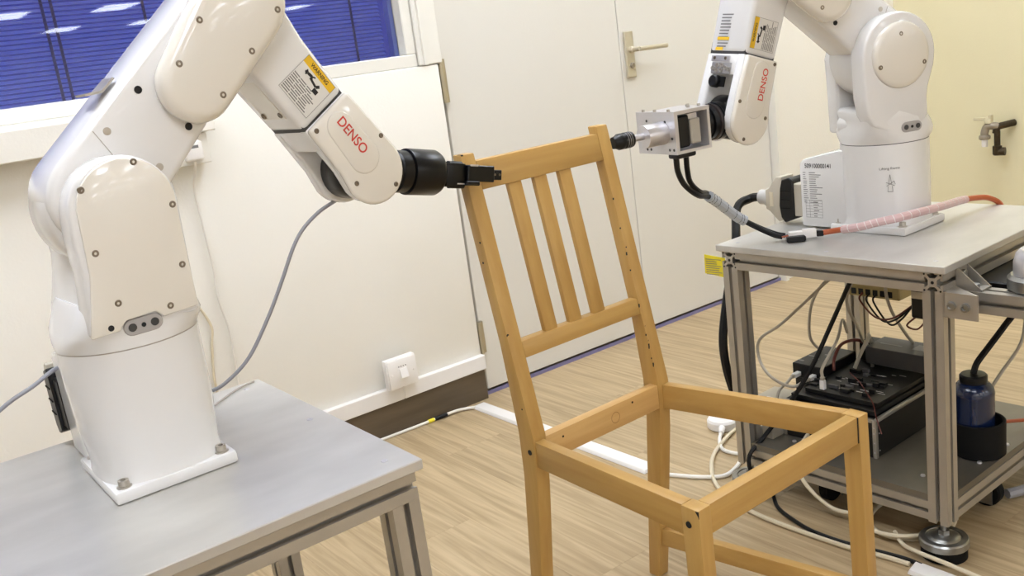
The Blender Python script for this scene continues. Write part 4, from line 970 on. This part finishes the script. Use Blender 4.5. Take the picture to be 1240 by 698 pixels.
# ---------------------------------------------------------------- electronics on the shelf of the right table
def lbox(bm, x0, x1, y0, y1, z0, z1): return box(bm, x0, x1, y0, y1, z0, z1, T)
t = thing('controller_case', 'black controller case with aluminium edges on the lower shelf', 'electronics', T(0.25, 0.32, 0.135))
cs_ = obj('case_body', lbox(B(), 0.092, 0.40, 0.208, 0.44, 0.1365, 0.222), M['case_black'], t)
for nm, bb in (('edge_trim', (0.0895, 0.099, 0.2055, 0.215, 0.1355, 0.224)), ('edge_trim', (0.0895, 0.099, 0.2155, 0.4425, 0.2165, 0.225)), ('edge_trim', (0.0995, 0.4025, 0.2055, 0.215, 0.2165, 0.225)), ('edge_trim', (0.0895, 0.099, 0.434, 0.4425, 0.1355, 0.216))):
    e_ = obj(nm, bevel(lbox(B(), *bb), 0.002, 2), M['alu'], t)
    if bb[1]-bb[0] < 0.02 and bb[3]-bb[2] < 0.02:
        for z in (0.150, 0.172, 0.194, 0.207): obj('rivet', lathe(B(), [(0.0018, 0), (0.0012, 0.001)], T(bb[0], (bb[2]+bb[3])/2, z), -ex, 8), M['alu_bright'], e_)
for z in (0.15, 0.19): obj('rivet', lathe(B(), [(0.0018, 0), (0.0012, 0.001)], T(0.106, 0.208, z), -ey, 8), M['alu_bright'], cs_)
t = thing('control_board', 'black control board crowded with small connectors on top of the controller case', 'electronics', T(0.25, 0.32, 0.225))
bd = obj('board_base', lbox(B(), 0.108, 0.40, 0.218, 0.428, 0.2255, 0.236), M['black_plastic'], t)
obj('board', lbox(B(), 0.130, 0.395, 0.224, 0.405, 0.2365, 0.246), M['pcb'], t)
rnd = random.Random(5)
for i in range(34):
    x, y = rnd.uniform(0.14, 0.34), rnd.uniform(0.23, 0.39)
    if x > 0.29 and y > 0.2: continue
    lx, ly, h = rnd.uniform(0.004, 0.010), rnd.uniform(0.010, 0.028), rnd.uniform(0.003, 0.010)
    obj('component', lbox(B(), x, x+lx, y, y+ly, 0.246, 0.246+h), M[rnd.choice(['pcb', 'black_plastic', 'gbox', 'black_plastic', 'case_black'])], bd)
for i in range(16):
    x, y = rnd.uniform(0.135, 0.30), rnd.uniform(0.226, 0.37)
    obj('board_mark', lbox(B(), x, x+0.0015, y, y+rnd.uniform(0.008, 0.022), 0.2461, 0.2464), M['sticker'], bd)
t = thing('grey_module', 'plain grey box module standing on the control board', 'electronics', T(0.34, 0.29, 0.246))
gm = obj('body', bevel(lbox(B(), 0.312, 0.395, 0.200, 0.362, 0.2563, 0.298), 0.001, 1), M['gbox'], t)
obj('lid_mark', lbox(B(), 0.345, 0.352, 0.29, 0.345, 0.2981, 0.2984), M['print'], gm); obj('lid_mark', lbox(B(), 0.34, 0.375, 0.225, 0.262, 0.2981, 0.2984), mat('lid_grey', (120, 118, 118), 0.5), gm)
for x in (0.32, 0.385):
    for y in (0.21, 0.35): obj('standoff', lbox(B(), x-0.003, x+0.003, y-0.003, y+0.003, 0.2461, 0.2562), M['steel'], gm)
t = thing('network_box', 'small black network box with white plugs beside the control board', 'electronics', T(0.27, 0.45, 0.225))
nb = obj('body', bevel(lbox(B(), 0.205, 0.345, 0.408, 0.492, 0.232, 0.268), 0.002, 1), M['black_plastic'], t)
obj('foot_block', lbox(B(), 0.21, 0.34, 0.4285, 0.488, 0.1355, 0.232), M['case_black'], t)
for x, y in ((0.225, 0.475), (0.25, 0.45), (0.262, 0.47), (0.285, 0.44)): obj('lid_print', lbox(B(), x, x+0.006, y, y+0.016, 0.2681, 0.2684), M['print'], nb)
t = thing('cable_junction', 'small black relay block with red and brown wires behind the network box', 'electronics', T(0.37, 0.40, 0.135))
obj('body', lbox(B(), 0.352, 0.40, 0.366, 0.402, 0.2465, 0.29), M['black_plastic'], t)
obj('wire', tube(B(), [T(0.355, 0.385, 0.285), T(0.33, 0.395, 0.303), T(0.29, 0.41, 0.302), T(0.25, 0.405, 0.28), T(0.235, 0.398, 0.255)], 0.004), M['redwire'], t)
# white network plugs
def plug(p, dr, label):
    t_ = thing('network_plug', label, 'plug', p, 'white network plugs')
    p = V(p); a_, u_, v_ = frame_of(dr)
    f_ = lambda x, y, z: p + a_*z + u_*x + v_*y
    obj('body', bevel(box(B(), -0.006, 0.006, -0.005, 0.005, 0.0, 0.022, f_), 0.001, 1), M['white_pvc'], t_)
    obj('boot', bevel(box(B(), -0.0045, 0.0045, -0.004, 0.004, 0.022, 0.030, f_), 0.001, 1), M['cable_grey'], t_)
    return p + a_*0.030
e1_ = plug(T(0.142, 0.366, 0.2465), (0, 0, 1), 'white network plug standing upright on the front of the control board')
cable('network_cable', [e1_, e1_+V((0, 0, 0.018)), T(0.16, 0.36, 0.32), T(0.20, 0.36, 0.352), T(0.26, 0.385, 0.375), T(0.30, 0.40, 0.33)], 0.0036, 'cable_grey', 'grey network cable arching from the upright plug')
e2_ = plug(T(0.2035, 0.472, 0.245), -ex, 'white network plug in the left port of the network box')
cable('network_cable', [e2_, e2_-ex*0.02+V((0, 0, -0.008)), T(0.12, 0.472, 0.225), T(0.10, 0.468, 0.185), T(0.10, 0.462, 0.145)], 0.0036, 'cable_grey', 'grey network cable dropping from the left port of the network box')
e3_ = plug(T(0.2035, 0.430, 0.245), -ex, 'white network plug in the right port of the network box')
cable('network_cable', [e3_, e3_-ex*0.015, T(0.135, 0.448, 0.238), T(0.13, 0.50, 0.255), T(0.15, 0.545, 0.285), T(0.15, 0.54, 0.335), T(0.15, 0.477, 0.382), T(0.16, 0.41, 0.445), T(0.165, 0.345, 0.505), T(0.20, 0.30, 0.53)], 0.0036, 'cable_grey', 'grey network cable looping wide to the left under the tabletop')
cable('network_cable', [T(0.22, 0.30, 0.535), T(0.22, 0.37, 0.50), T(0.24, 0.43, 0.45), T(0.26, 0.47, 0.39), T(0.28, 0.49, 0.31), T(0.30, 0.475, 0.27)], 0.0036, 'cable_grey', 'grey cable hanging left of the black cable under the tabletop')
cable('network_cable', [T(0.22, 0.28, 0.53), T(0.23, 0.335, 0.48), T(0.25, 0.365, 0.42), T(0.29, 0.365, 0.35), T(0.34, 0.385, 0.30), T(0.36, 0.375, 0.28)], 0.0036, 'cable_grey', 'grey cable hooking behind the black cable under the tabletop')
cable('network_cable', [T(0.25, 0.25, 0.53), T(0.255, 0.27, 0.47), T(0.275, 0.27, 0.41), T(0.35, 0.28, 0.33), T(0.38, 0.28, 0.300)], 0.0036, 'cable_grey', 'grey cable slanting down to the grey module')
cable('black_lead', [T(0.17, 0.285, 0.535), T(0.165, 0.31, 0.48), T(0.155, 0.345, 0.40), T(0.12, 0.38, 0.30), T(0.075, 0.42, 0.21), T(0.035, 0.455, 0.148), T(-0.01, 0.47, 0.10), T(-0.005, 0.44, 0.012)], 0.0052, 'cable_black', 'black cable slanting down across the shelf to the floor')
cable('loop_lead', [T(0.36, 0.37, 0.275), T(0.33, 0.362, 0.32), T(0.30, 0.345, 0.325), T(0.28, 0.355, 0.29), T(0.27, 0.365, 0.256)], 0.0045, 'cable_grey', 'short grey cable loop beside the grey module')
cable('signal_wire', [T(0.24, 0.36, 0.256), T(0.20, 0.31, 0.256), T(0.16, 0.27, 0.255), T(0.13, 0.235, 0.245), T(0.10, 0.21, 0.229), T(0.086, 0.19, 0.20)], 0.0012, 'redwire', 'thin red wire trailing over the control board')
# pale power supply on the shelf
t = thing('power_supply', 'pale metal power supply box with a label at the left end of the shelf', 'electronics', T(0.09, 0.47, 0.135))
ps = obj('body', bevel(lbox(B(), 0.052, 0.205, 0.4445, 0.473, 0.1355, 0.19), 0.001, 1), M['psu'], t)
obj('lid', bevel(lbox(B(), 0.085, 0.208, 0.4445, 0.55, 0.190, 0.194), 0.001, 1), M['psu'], t)
obj('label_patch', lbox(B(), 0.12, 0.145, 0.495, 0.525, 0.1941, 0.1944), M['sticker'], ps); obj('label_patch', lbox(B(), 0.12, 0.145, 0.472, 0.493, 0.1941, 0.1944), M['gbox'], ps)
# blue bottle in a black pot
t = thing('black_pot', 'round black pot on the lower shelf near the right end', 'pot', T(0.262, 0.066, 0.135))
c0 = T(0.240, 0.062, 0.1352)
b = B(); lathe(b, [(0.050, 0), (0.0535, 0.003), (0.0535, 0.074), (0.050, 0.076), (0.047, 0.074), (0.047, 0.010)], c0, (0, 0, 1), 40); obj('shell', b, M['rubber'], t, ang=40)
t = thing('blue_bottle', 'dark blue cylindrical bottle with black cap standing in the black pot', 'bottle', T(0.25, 0.075, 0.146))
c1 = T(0.232, 0.066, 0.1455)
obj('body', lathe(B(), [(0.037, 0), (0.040, 0.003), (0.040, 0.122), (0.0405, 0.124), (0.0405, 0.128), (0.038, 0.138), (0.031, 0.147), (0.024, 0.151)], c1, (0, 0, 1), 40), M['blue_tank'], t, ang=40)
cp = obj('cap', lathe(B(), [(0.026, 0.149), (0.027, 0.152), (0.027, 0.164), (0.024, 0.167), (0.010, 0.168)], c1, (0, 0, 1), 28), M['black_plastic'], t, ang=40)
cable('bottle_hose', [c1+V((0, 0, 0.167)), c1+V((0.01, -0.003, 0.188)), c1+V((0.04, -0.010, 0.212)), c1+V((0.09, -0.02, 0.248)), c1+V((0.12, -0.03, 0.28)), c1+V((0.14, -0.035, 0.345))], 0.0068, 'cable_black', 'black hose rising from the cap of the blue bottle')
cable('bottle_wire', [c1+V((0.07, 0.02, 0.075)), c1+V((0.11, 0.0, 0.13)), c1+V((0.16, -0.02, 0.19)), c1+V((0.17, -0.025, 0.26)), c1+V((0.165, -0.03, 0.34))], 0.0035, 'cable_grey', 'grey wire curving behind the blue bottle')
cable('orange_lead', [T(0.30, 0.10, 0.165), T(0.36, 0.06, 0.160), T(0.43, 0.02, 0.150), T(0.47, -0.01, 0.142)], 0.004, 'orange', 'short orange lead right of the blue bottle')
# terminal block and wires under the tabletop
t = thing('terminal_block', 'beige screw terminal block hanging under the right tabletop', 'terminal block', T(0.30, 0.33, 0.5))
tbk = obj('body', bevel(lbox(B(), 0.285, 0.36, 0.255, 0.385, 0.430, 0.466), 0.002, 1), M['term'], t)
obj('carrier', lbox(B(), 0.29, 0.355, 0.26, 0.38, 0.466, 0.5905), M['black_plastic'], t)
for k in range(6): obj('wire_hole', lbox(B(), 0.2843, 0.2850, 0.272+k*0.018, 0.284+k*0.018, 0.435, 0.449), M['dark_hole'], tbk)
for k in range(3):
    y = 0.345-k*0.017
    obj('wire', tube(B(), [T(0.284, y, 0.440), T(0.272, y, 0.425), T(0.25, y-0.05, 0.398-k*0.006), T(0.22, 0.235-k*0.01, 0.412), T(0.212, 0.181, 0.452)], 0.0022), M['redwire' if k == 0 else 'cable_black'], t)
t = thing('relay_block', 'black relay hanging behind the near leg of the right table', 'electronics', T(0.2, 0.16, 0.5))
rl = obj('body', bevel(lbox(B(), 0.195, 0.235, 0.12, 0.178, 0.428, 0.51), 0.003, 1), M['black_plastic'], t)
obj('bracket', lbox(B(), 0.20, 0.23, 0.13, 0.17, 0.51, 0.5905), M['alu'], t); obj('pale_band', lbox(B(), 0.1943, 0.1950, 0.122, 0.176, 0.472, 0.487), M['grey_hood'], rl)
obj('wire', tube(B(), [T(0.20, 0.17, 0.43), T(0.19, 0.185, 0.412), T(0.195, 0.165, 0.405), T(0.21, 0.15, 0.425)], 0.002), M['redwire'], t)
# caster remains and hose under the table
t = thing('castor_wheel', 'grey castor wheel tucked under the right table between the lower rails', 'castor', T(0.10, 0.33, 0))
obj('wheel', lathe(B(), [(0.030, -0.012), (0.034, -0.009), (0.034, 0.009), (0.030, 0.012)], T(0.10, 0.33, 0.0345), ey, 24), M['rubber'], t)
b = B(); prism(b, [(0.0, 0.0), (0.02, -0.03), (0.03, -0.02), (0.03, 0.045), (-0.03, 0.045), (-0.03, 0.02)], lambda u, v, w_: T(0.10+u, 0.33+w_, 0.0345+v), 0.0135, 0.016); prism(b, [(0.0, 0.0), (0.02, -0.03), (0.03, -0.02), (0.03, 0.045), (-0.03, 0.045), (-0.03, 0.02)], lambda u, v, w_: T(0.10+u, 0.33+w_, 0.0345+v), -0.016, -0.0135); lbox(b, 0.065, 0.135, 0.31, 0.35, 0.0762, 0.0798)
obj('fork', b, M['zinc'], t)
t = thing('castor_wheel', 'grey castor wheel under the near rail at the right edge', 'castor', T(0.25, 0.08, 0))
obj('wheel', lathe(B(), [(0.030, -0.012), (0.034, -0.009), (0.034, 0.009), (0.030, 0.012)], T(0.27, 0.06, 0.0345), ex, 24), M['rubber'], t)
b = B(); lbox(b, 0.252, 0.255, 0.04, 0.08, 0.01, 0.078); lbox(b, 0.285, 0.288, 0.04, 0.08, 0.01, 0.078); lbox(b, 0.24, 0.30, 0.03, 0.09, 0.0762, 0.0798)
obj('fork', b, M['zinc'], t)
cable('grey_duct', [T(0.30, 0.03, 0.02), T(0.38, -0.01, 0.02), T(0.46, -0.06, 0.02), T(0.6, -0.12, 0.02)], 0.011, 'hose', 'thick grey cable on the floor under the right end of the right table')
